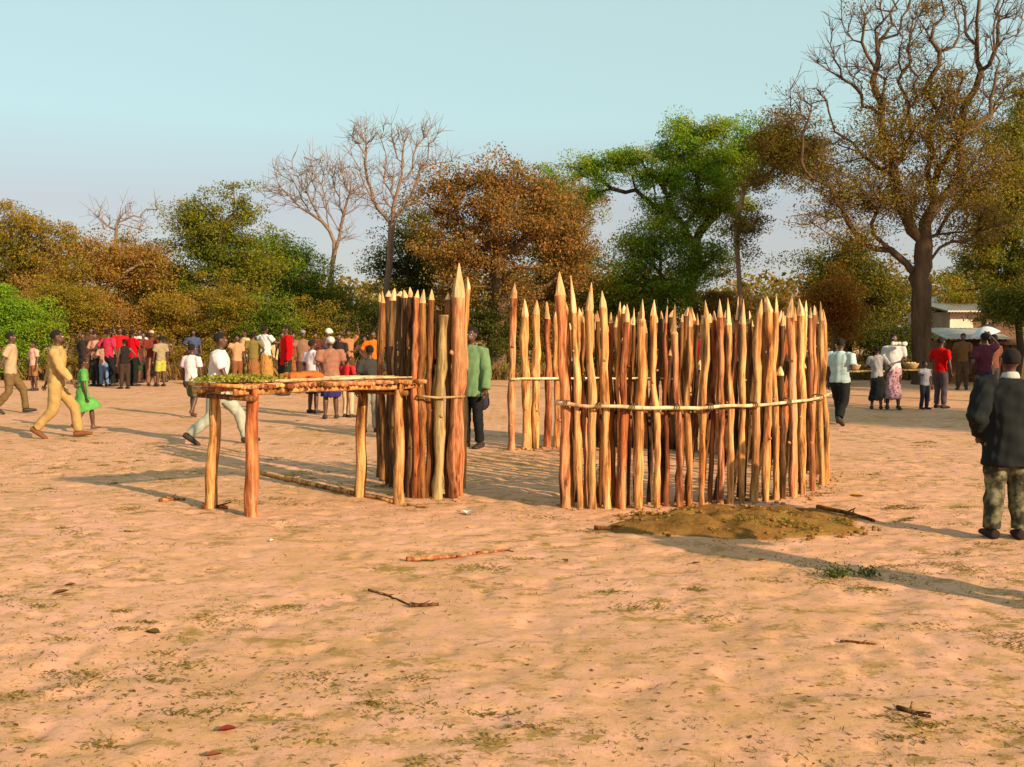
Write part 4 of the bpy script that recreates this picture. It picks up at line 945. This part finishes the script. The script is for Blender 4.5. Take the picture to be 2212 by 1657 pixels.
tree('pointed dark green tree standing above its neighbours at left', 40, 478, [(480, 740), (482, 620), (480, 500)], .22, [(510, 432, 30, 22), (420, 450, 38, 20), (470, 470, 70, 32), (400, 495, 45, 20), (530, 480, 50, 36), (450, 530, 80, 40), (540, 560, 70, 50), (470, 610, 100, 60)], 'green', 26000, (.10, .2), 130, 4, 'brown', clump=.38, group=TG, second='olive')
tree('mid green tree sloping down right of the pointed one', 43, 622, [(622, 740), (620, 650)], .2, [(600, 540, 60, 40), (640, 580, 60, 50), (670, 640, 60, 60), (580, 640, 90, 60)], 'green', 17000, (.1, .2), 85, 5, group=TG, second='bright')
tree('small green bush tree below the leaning bare tree', 44, 720, [(720, 740), (720, 690)], .15, [(710, 660, 50, 50), (770, 680, 50, 50), (690, 700, 60, 40)], 'green', 9000, (.1, .2), 50, 6, group=TG, second='gold')
tree('dark green tree behind the tallest pole', 41, 900, [(900, 740), (895, 620)], .25, [(890, 490, 45, 45), (860, 570, 50, 60), (930, 560, 60, 70), (900, 650, 80, 50)], 'dark', 17000, (.1, .2), 80, 7, 'dark', group=TG, second='olive')
tree('big round rusty brown tree in the middle', 36, 1075, [(1075, 740), (1080, 650), (1075, 560)], .3, [(1040, 400, 75, 45), (1120, 400, 80, 42), (960, 440, 55, 50), (1080, 460, 130, 70), (1190, 470, 70, 70), (1000, 530, 90, 70), (1150, 560, 120, 70), (1250, 570, 50, 60), (1060, 620, 120, 40)], 'rust', 36000, (.10, .2), 170, 8, 'brown', group=TG, second='brown', clump=.40)
tree('yellow green tree peeping over the round rusty one', 47, 1200, [(1200, 740), (1200, 560)], .25, [(1190, 385, 42, 28), (1170, 440, 60, 50), (1240, 450, 40, 60), (1200, 540, 70, 60)], 'olive', 13000, (.12, .22), 70, 9, group=TG, second='bright')
tree('large bright green spreading tree with sky showing under its left arm', 39.5, 1508, [(1503, 760), (1500, 690), (1490, 620), (1505, 560)], .24,
     [(1262, 362, 40, 28), (1285, 370, 48, 26), (1340, 350, 52, 26), (1400, 320, 50, 28), (1450, 275, 45, 26), (1500, 300, 60, 34), (1570, 290, 60, 34), (1420, 385, 60, 34), (1500, 370, 80, 36), (1580, 360, 70, 40), (1640, 320, 50, 40), (1540, 430, 70, 30), (1450, 440, 40, 24), (1270, 420, 22, 16), (1600, 450, 36, 22), (1480, 340, 110, 50), (1600, 330, 90, 46), (1560, 400, 100, 36), (1430, 480, 60, 30), (1550, 480, 70, 34), (1390, 440, 34, 22)], 'bright', 56000, (.085, .17), 200, 10, 'dark', clump=.34, group=TG, second='bright', w=.35, start=3, curl=.14)
tree('darker green lower tree under the spreading one', 38, 1440, [(1440, 760), (1430, 640)], .2, [(1400, 520, 60, 34), (1480, 530, 80, 40), (1370, 580, 60, 50), (1450, 600, 100, 50), (1540, 570, 60, 50), (1330, 640, 60, 40), (1420, 660, 110, 40), (1300, 560, 24, 20)], 'green', 26000, (.09, .18), 110, 11, 'dark', group=TG, second='bright')
tree('slender tree with brown leaves right of the spreading green one', 36, 1598, [(1600, 740), (1598, 620), (1590, 500), (1600, 440)], .085, [(1660, 300, 34, 24), (1690, 265, 40, 26), (1740, 300, 60, 34), (1690, 350, 70, 40), (1760, 350, 50, 36), (1640, 390, 44, 26), (1610, 480, 30, 24), (1620, 540, 22, 14)], 'brown', 20000, (.08, .16), 120, 12, 'grey', clump=.32, group=TG, second='olive', start=2)
tree('dark green bush tree beside the big right-hand trunk', 40, 1830, [(1830, 760), (1830, 680)], .2, [(1790, 590, 40, 40), (1850, 570, 60, 40), (1820, 640, 80, 60), (1910, 620, 50, 60), (1870, 700, 90, 40)], 'dark', 22000, (.1, .2), 90, 13, 'dark', group=TG, second='olive')
tree('yellow green tree rising at the far right edge', 41, 2200, [(2200, 760), (2195, 560)], .3, [(2200, 240, 40, 50), (2190, 340, 60, 70), (2150, 430, 70, 60), (2200, 480, 60, 80), (2150, 580, 70, 60), (2210, 620, 50, 60), (2080, 620, 50, 50), (2120, 520, 50, 50)], 'olive', 40000, (.1, .2), 150, 14, 'dark', group=TG, second='green')
tree('low dark leafy tree overhanging the umbrella', 30, 2190, [(2205, 760), (2200, 700)], .10, [(2170, 655, 40, 26), (2205, 670, 40, 30), (2150, 690, 22, 10)], 'dark', 9000, (.07, .14), 50, 15, 'dark', clump=.25, group=TG, second='green')
# the great half-bare tree on the right
big_l = [(1990, 300, 110, 70), (2080, 250, 90, 60), (2100, 370, 100, 80), (1880, 330, 80, 50), (1860, 430, 90, 50), (1960, 430, 100, 70), (1790, 400, 60, 34), (1760, 470, 50, 24), (2110, 480, 90, 60), (1850, 520, 60, 34), (2020, 200, 70, 50), (1900, 230, 60, 40)]
big_b = [(1800, 130, 50, 40), (1850, 40, 70, 50), (1950, 60, 80, 60), (2060, 50, 90, 60), (2150, 90, 70, 70), (1740, 200, 60, 40), (1900, 150, 90, 60), (2020, 140, 90, 60), (2140, 190, 80, 50), (1700, 250, 50, 30), (1780, 300, 50, 30), (2190, 20, 50, 40), (1960, -40, 120, 40), (2100, -50, 120, 50)]
tree('great half-bare brown tree with a forked trunk on the right', 31, 1992, [(1992, 790), (1990, 700), (1990, 650), (1992, 620)], .30, big_l+big_b, 'brown', 32000, (.07, .15), 900, 16, 'tan', clump=.34, group=TG, second='olive', w=.42, leafy=big_l+[(1775, 85, 16, 14), (1690, 238, 24, 16), (1840, 15, 18, 10), (2000, 10, 20, 14), (1975, 130, 30, 30)], twigs=5, rmin=.008, start=2, curl=.17, surf=.45, depthf=.7)
# bare trees
tree('bare leafless tree leaning left, shorter of the two behind the rack', 45, 722, [(720, 740), (716, 650), (716, 600)], .11, [(620, 370, 45, 24), (680, 350, 50, 22), (740, 370, 45, 26), (610, 420, 40, 24), (660, 430, 50, 34), (730, 440, 50, 34), (770, 410, 30, 30), (590, 400, 30, 20), (700, 390, 60, 30), (740, 500, 30, 30)], 'gold', 0, ntarget=230, seed=21, bk='grey', group=TG, w=.62, twigs=3, rmin=.010, start=3, curl=.035, surf=.45, depthf=.6)
tree('tall bare leafless tree with a pale straight trunk', 39, 828, [(832, 740), (834, 640), (842, 560), (845, 500)], .125, [(770, 300, 36, 30), (830, 290, 40, 30), (880, 300, 40, 30), (930, 300, 30, 30), (780, 370, 36, 40), (850, 380, 40, 40), (910, 370, 40, 40), (960, 350, 30, 20), (810, 430, 40, 26), (890, 430, 40, 30), (790, 275, 24, 14), (920, 275, 24, 14)], 'gold', 0, ntarget=260, seed=22, bk='grey', group=TG, w=.62, twigs=3, rmin=.009, start=3, curl=.035, surf=.45, depthf=.6)
tree('small faint bare tree poking up behind the olive tree', 62, 252, [(252, 740), (250, 520)], .1, [(230, 470, 34, 26), (270, 460, 34, 24), (205, 460, 20, 20), (340, 450, 14, 20), (300, 480, 20, 18)], 'gold', 0, ntarget=60, seed=23, bk='grey', group=TG, w=.3, twigs=2, rmin=.012, start=2, depthf=.6)
# low bushes
SB = [
 (38, 33.5, [(30, 690, 55, 50), (90, 700, 40, 36), (0, 640, 30, 40)], 'bright', 'lush green bush at the left edge behind the walkers', 31),
 (150, 36, [(150, 690, 70, 50), (190, 730, 50, 30)], 'olive', 'olive bush behind the khaki walker', 32),
 (262, 36.5, [(262, 700, 70, 40), (230, 740, 60, 30)], 'rust', 'rusty bush behind the red shirts', 33),
 (370, 37, [(370, 700, 70, 45), (380, 750, 60, 30)], 'gold', 'ochre bush behind the gap in the crowd', 34),
 (480, 37, [(480, 700, 70, 45), (470, 750, 60, 30)], 'olive', 'olive bush behind the cream shirt', 35),
 (590, 37, [(590, 700, 70, 45), (600, 750, 60, 30)], 'green', 'green bush behind the tall red shirt', 36),
 (690, 38, [(690, 720, 60, 40), (700, 760, 60, 30)], 'olive', 'olive bush behind the pale blue headscarf', 37),
 (790, 38, [(790, 700, 60, 60), (790, 760, 60, 40)], 'dark', 'dark bush left of the standing poles', 38),
 (960, 37, [(960, 690, 70, 60), (960, 760, 60, 40)], 'brown', 'brown bush behind the left fence', 39),
 (1075, 36, [(1060, 690, 70, 50), (1090, 740, 50, 50)], 'dark', 'dark bush showing through the enclosure gap', 40),
 (1180, 37, [(1180, 690, 70, 50), (1180, 760, 70, 40)], 'brown', 'brown bush behind the four back poles', 41),
 (1310, 38, [(1310, 690, 80, 50), (1310, 760, 70, 40)], 'olive', 'olive bush behind the tall pale-tipped pole', 42),
 (1440, 37, [(1440, 720, 80, 40), (1440, 770, 70, 40)], 'dark', 'dark bush behind the middle of the fence', 43),
 (1570, 38, [(1570, 690, 70, 40), (1560, 760, 70, 40)], 'brown', 'brown bush at the foot of the slender tree', 44),
 (1690, 50, [(1640, 640, 50, 30), (1700, 640, 60, 30), (1690, 690, 90, 50)], 'rust', 'distant rusty bush under the open patch of sky', 45),
 (1800, 31, [(1800, 690, 45, 36), (1820, 730, 40, 30)], 'orange', 'orange brown bush right of the last poles', 46),
 (1945, 38, [(1940, 740, 60, 40), (1890, 750, 50, 30)], 'dark', 'dark bush behind the white blouse', 47),
 (2065, 40, [(2060, 700, 50, 40), (2040, 760, 50, 40)], 'olive', 'yellowish bush left of the cream house', 48)]
for (px, D, lb, lf, lab, sd) in SB:
    dv = [-34, 6, -14, 14, -40, 0, -22][sd % 7]; lb = [(q[0], q[1]+dv, q[2], q[3]*(1-dv*.004)) if sd != 31 else q for q in lb]
    ln = int(3200*sum((l[2]*l[3])/3000 for l in lb)+2500)
    tree(lab, D, px, [(px, 790), (px, 760)], .09, lb+[(lb[0][0], 790, lb[0][2]*.8, 24)], lf, ln*2, (.07, .15), 40, sd, 'brown', clump=.32, name='bush', cat='bush', group=SG, second='gold' if lf in ('olive', 'rust') else None)
# a far-off wood that closes the horizon
rg = np.random.RandomState(51); n = 90000; X = rg.uniform(-75, 75, n); Y = rg.uniform(58, 72, n)
hh = 3.0+2.6*vnoise(X, Y*0, .14, 52)+1.5*vnoise(X, Y*0, .5, 53)
Z = rg.rand(n)**.8*hh; V_, F_ = leaves_np(np.stack([X, Y, Z], 1), rg.uniform(.2, .5, n), rg, .3)
o = link('distant_woodland', mesh_np('distant_woodland', V_, F_, [fol('brown'), fol('olive')], (rg.rand(n) < .5).astype(int))); tag(o, 'hazy brown and olive woodland closing the horizon', 'woodland', kind='stuff')
# withered grass and scrub under the tree line
dg_ = foliage('dry_scrub', [(.12, .06, .02), (.22, .12, .035), (.30, .18, .06), (.14, .12, .02)], .6)
grass('dry_grass', 46000, (-24, 24), (33.5, 46), .15, .75, .035, dg_, 'tall dry brown grass and scrub under the tree line', 54, dens=lambda X, Y: np.clip((vnoise(X, Y, .5, 55)-.2)*2, 0, 1), lay=.8, terr=False)
rg = np.random.RandomState(71); n = 2600; a_ = rg.rand(n)*6.283; t_ = rg.rand(n)**.5*.95; X = np.cos(a_)*t_; Y = -np.abs(np.sin(a_))*.66*t_
Z = .075*(1-t_**2)**1.3+terrain(X+MOUND[0], Y+MOUND[1])+.012
V_, F_ = leaves_np(np.stack([X, Y, Z], 1), rg.uniform(.015, .05, n), rg, 1, .3)
o = link('trampled_grass', mesh_np('trampled_grass', V_, F_, [foliage('heap_grass', [(.10, .10, .01), (.22, .17, .02), (.28, .18, .03)], 3)]), None, (MOUND[0], MOUND[1], 0)); tag(o, 'olive bits of grass mixed into the near side of the earth heap', 'grass', kind='stuff')
# big tree out of frame on the right, whose shade falls across the far right of the clearing
def off_tree(label, X, Y, Z, rx, rz, n, sd):
    c = proj(X, Y, Z); k = F/Y
    t0 = proj(X, Y, .5); t1 = proj(X, Y, Z-rz*1.2)
    tree(label, Y, t0[0], [t0[:2], t1[:2]], .3, [(c[0], c[1], rx*k, rz*k), (c[0]-rx*.8*k, c[1]+rz*.3*k, rx*.6*k, rz*.7*k), (c[0]+rx*.7*k, c[1], rx*.6*k, rz*.8*k)], 'olive', n, (.2, .36), 90, sd, 'brown', clump=.5, second='green', depthf=.8, group='trees outside the frame on the sunny side')
off_tree('broad leafy tree outside the frame, shading the ground by the pale blue shirt', 20.2, 7.2, 6.6, 2.0, 1.3, 9000, 60)
off_tree('tall leafy tree outside the frame, shading the big trunk and the hut', 29.0, 14.6, 10.6, 3.8, 3.2, 22000, 61)

# ------------------------------------------------------------------ buildings at right
MUD = plain('mud_wall', (.20, .10, .045), .95, .25, 3); LIME = plain('limewash', (.70, .52, .40), .9, .15, 2); TIN = plain('tin_sheet', (.44, .38, .31), .5, .2, 3, .5, .3)
THA = plain('thatch', (.20, .10, .05), .95, .35, 12); DKW = plain('dark_opening', (.02, .015, .01), .9); WDP = plain('door_wood', (.12, .07, .03), .8)
def face_px(x0, y0, x1, y1, D): a = at(x0, y1, D); b_ = at(x1, y0, D); return a, b_
h = empty('cream_house', (at(2088, 900, 38).x, 38, 0)); O = h.location; tag(h, 'small cream walled house with a pale sheet roof half hidden by leaves', 'house')
a = at(2050, 668, 38); b_ = at(2150, 668, 38); zt = a.z-.1; w_ = b_.x-a.x
mb = MB(); xo, xd = a.x+w_*.5, a.x+w_*.8       # wall with a doorway cut in it
for x0, x1, z0, z1 in ((a.x, xo, 0, zt), (xd, b_.x, 0, zt), (xo, xd, 2.15, zt)): mb.box(((x0+x1)/2-O.x, 0, (z0+z1)/2), (x1-x0, .22, z1-z0))
mb.box((a.x+.11-O.x, 1.9, zt/2), (.22, 3.57, zt)); mb.box((b_.x-.11-O.x, 1.9, zt/2), (.22, 3.57, zt)); mb.box((a.x+w_/2-O.x, 3.8, zt/2), (w_, .22, zt))
mb.build('wall', LIME, h, smooth=False)
mb = MB(); nrib = 40
for i in range(nrib):
    x0 = a.x-.3+(w_+.6)*i/nrib; dx = (w_+.6)/nrib; zz = .03*(i % 2)
    mb.add([(x0-O.x, -.6, zt+.02+zz), (x0+dx-O.x, -.6, zt+.05-zz), (x0+dx-O.x, 4.4, zt+.75-zz), (x0-O.x, 4.4, zt+.72+zz),
            (x0-O.x, -.6, zt-.03+zz), (x0+dx-O.x, -.6, zt+.0-zz), (x0+dx-O.x, 4.4, zt+.70-zz), (x0-O.x, 4.4, zt+.67+zz)], [(0, 1, 2, 3), (7, 6, 5, 4), (0, 4, 5, 1), (2, 6, 7, 3)])
mb.build('roof', TIN, h, smooth=False)
mb = MB(); mb.box(((xo+xd)/2-O.x, .06, 1.07), (xd-xo-.02, .05, 2.12)); d = mb.build('door', WDP, h, smooth=False)
mb = MB(); mb.ball((xd-.15-O.x, -.0, 1.0), .04); mb.build('handle', TIN, d)
hx = at(2175, 900, 33); ht = empty('mud_hut', (hx.x, 33.0, 0)); tag(ht, 'round mud hut with a brown conical thatched roof behind the umbrella', 'hut')
mb = MB(); k = 28; rr_ = 1.55
ring = [(math.cos(2*math.pi*j/k)*rr_, math.sin(2*math.pi*j/k)*rr_) for j in range(k)]; dj = [j for j in range(k) if j not in (19, 20)]
for j in dj:
    p, q = ring[j], ring[(j+1) % k]; mb.add([(p[0], p[1], 0), (q[0], q[1], 0), (q[0], q[1], 1.45), (p[0], p[1], 1.45)], [(0, 1, 2, 3)]); mb.add([(p[0]*.88, p[1]*.88, 0), (q[0]*.88, q[1]*.88, 0), (q[0]*.88, q[1]*.88, 1.45), (p[0]*.88, p[1]*.88, 1.45)], [(3, 2, 1, 0)])
mb.build('wall', MUD, ht, smooth=False)
th = MB(); rg2 = random.Random(3)
for L_ in range(5):
    t0, t1 = L_/5, (L_+1)/5; r0, r1 = 2.05*(1-t0)+.06, 2.05*(1-t1)+.03; z0, z1 = 1.25+t0*.85, 1.33+t1*.85
    vs = []; kk = 64
    for j in range(kk):
        q = 2*math.pi*j/kk; vs.append((math.cos(q)*(r0+rg2.uniform(-.04, .07)), math.sin(q)*(r0+rg2.uniform(-.04, .07)), z0+rg2.uniform(-.05, .03)))
    for j in range(kk): q = 2*math.pi*j/kk; vs.append((math.cos(q)*r1, math.sin(q)*r1, z1))
    th.add(vs, [(j, (j+1) % kk, kk+(j+1) % kk, kk+j) for j in range(kk)])
th.build('thatched_roof', THA, ht)
mb = MB(); mb.box((math.cos(2*math.pi*20/k)*rr_*.90, math.sin(2*math.pi*20/k)*rr_*.9, .7), (.62, .05, 1.38)); mb.build('door', WDP, ht, smooth=False)
# open shed with grey sheet roof, left of the hut
sh = empty('open_shed', (at(2085, 900, 32).x, 32, 0)); O = sh.location; tag(sh, 'dark open shed under a low grey sheet roof beside the mud hut', 'shed')
for sx in (-.85, .85):
    for sy in (-.6, .6): mb = MB(); mb.tube([(sx, sy, -.1), (sx+.02, sy, .7), (sx, sy, 1.42)], [.05, .045, .04], 8); mb.build('post', WM['dark'], sh)
mb = MB()
for i in range(26):
    x0 = -1.05+2.1*i/26; dx = 2.1/26; zz = .018*(i % 2)
    mb.add([(x0, -.85, 1.42+zz), (x0+dx, -.85, 1.44-zz), (x0+dx, .85, 1.78-zz), (x0, .85, 1.76+zz), (x0, -.85, 1.40+zz), (x0+dx, -.85, 1.42-zz), (x0+dx, .85, 1.76-zz), (x0, .85, 1.74+zz)], [(0, 1, 2, 3), (7, 6, 5, 4), (0, 4, 5, 1), (2, 6, 7, 3)])
mb.build('roof', TIN, sh, smooth=False)
mb = MB(); mb.box((0, .62, .68), (1.66, .08, 1.36)); mb.box((-.88, 0, .68), (.08, 1.1, 1.36)); mb.build('wall', MUD, sh, smooth=False)
# umbrella held up behind the boy
up_ = at(2130, 712, 21); um = empty('umbrella', (up_.x, 21, 0)); tag(um, 'white umbrella held open above the maroon top, tilted away', 'umbrella')
um.location.z = 0
def umbrella(e, c, r, tilt):
    M = Matrix.Rotation(tilt, 3, 'Y'); mb = MB(); k, nr = 32, 6; vs = [M@Vector((0, 0, r*.62))+c]
    for i in range(1, nr+1):
        t = i/nr
        for j in range(k): q = 2*math.pi*j/k; sc_ = 1-.045*abs(math.sin(q*4))*t; vs.append(M@Vector((math.cos(q)*r*t*sc_, math.sin(q)*r*t*sc_, r*.62*math.cos(t*1.45)-.0))+c)
    fs = [(0, 1+j, 1+(j+1) % k) for j in range(k)]+[(1+i*k+j, 1+(i+1)*k+j, 1+(i+1)*k+(j+1) % k, 1+i*k+(j+1) % k) for i in range(nr-1) for j in range(k)]
    mb.add(vs, fs); can = mb.build('canopy', cloth((.72, .70, .72)), e)
    mb = MB(); mb.tube([c+M@Vector((0, 0, r*.68)), c, c+M@Vector((0, 0, -.62))], [.008, .008, .01], 6); mb.build('shaft', plain_c('steel', (.3, .3, .3)), e)
umbrella(um, Vector((0, 0, up_.z-.12)), .30, -.25)
person(2143, 868, 1.58, 20, 'person in brown shirt holding the white umbrella', 'shirt', (.17, .06, .04), 'trousers', (.05, .04, .04), arms=('head', 'down'))
# bag carried by the person in green, bundle on a head, market tables
p = G(1041, 945); z = .80
mb = MB(); mb.ball((0, 0, -.12), (.10, .06, .17)); mb.ball((0, 0, -.20), (.12, .07, .12)); bg_ = link('carrier_bag', remeshed('carrier_bag', mb, .012, [cloth((.035, .035, .05))], 1, .004, 3), None, tuple(at(1040, 838, 13.9))); tag(bg_, 'dark carrier bag hanging from the hand of the green jacket', 'bag')
mb = MB(); mb.tube([(-.04, 0, 0), (-.03, 0, .09), (0, 0, .13), (.03, 0, .09), (.04, 0, 0)], [.006]*5, 6); mb.build('handle', cloth((.035, .035, .05)), bg_)
hb = at(1942, 742, 20.7); o = cloth_heap('head_bundle', Vector((hb.x, hb.y, hb.z-.05)), .15, .10, .085, (.66, .64, .52), 8, 'white bundle carried on the head above the white blouse', 'bundle')
def mtable(px, py, w_, d_, h_, lab, rz=0):
    p = G(px, py); e = empty('market_table', p, rz); tag(e, lab, 'table', 'market tables under the trees')
    for sx in (-1, 1):
        for sy in (-1, 1): mb = MB(); mb.tube([(sx*w_*.45, sy*d_*.42, -.05), (sx*w_*.45, sy*d_*.42, h_-.02)], [.03, .026], 7); mb.build('leg', WM['brown'], e)
    mb = MB(); n = 7
    for i in range(n): mb.box((0, -d_/2+d_*(i+.5)/n, h_+.003*(i % 2)), (w_, d_/n*.94, .03))
    mb.build('tabletop', WM['grey'], e, smooth=False); return e, p
e1, p1 = mtable(1862, 868, 1.0, .6, .72, 'low plank table between the blue shirt and the grey child')
e2, p2 = mtable(1966, 866, .8, .5, .74, 'low plank table right of the maroon skirt')
def basket(p, z, r, col, lab):
    mb = MB(); n = 20
    prof = [(.62, 0), (.8, .35), (.95, .75), (1, 1), (.93, 1), (.86, .6), (.6, .08)]
    vs = [(math.cos(2*math.pi*j/n)*r*a*(1+.02*(j % 2)), math.sin(2*math.pi*j/n)*r*a*(1+.02*(j % 2)), b_*r*.75) for a, b_ in prof for j in range(n)]
    fs = [(i*n+j, i*n+(j+1) % n, (i+1)*n+(j+1) % n, (i+1)*n+j) for i in range(len(prof)-1) for j in range(n)]
    fs.append(tuple(range(n))[::-1]); fs.append(tuple((len(prof)-1)*n+j for j in range(n))); mb.add(vs, fs)
    for i in range(7): q = i*.9; mb.ball((math.cos(q)*r*.45, math.sin(q)*r*.45, r*.62), r*.28, 1)
    o = mb.build('basket', [plain_c('basket_weave', (.30, .19, .09)), plain_c('produce', col)], None, (p.x, p.y, z)); tag(o, lab, 'basket', 'baskets on the market tables')
basket(p1+Vector((-.22, 0, 0)), .74, .17, (.5, .35, .3), 'basket of pinkish produce on the left market table')
basket(p1+Vector((.25, .05, 0)), .74, .15, (.4, .36, .25), 'basket of pale produce on the left market table, right side')
basket(p2+Vector((0, 0, 0)), .76, .18, (.55, .30, .12), 'basket of tan produce on the right market table')
# the shadow across the right foreground belongs to a person standing outside the frame
person(0, 0, 1.70, 30, 'person standing just outside the right edge, whose shadow crosses the sand', 'shirt', (.3, .2, .15), 'trousers', (.05, .05, .06), pos=(3.9, 5.16, 0))
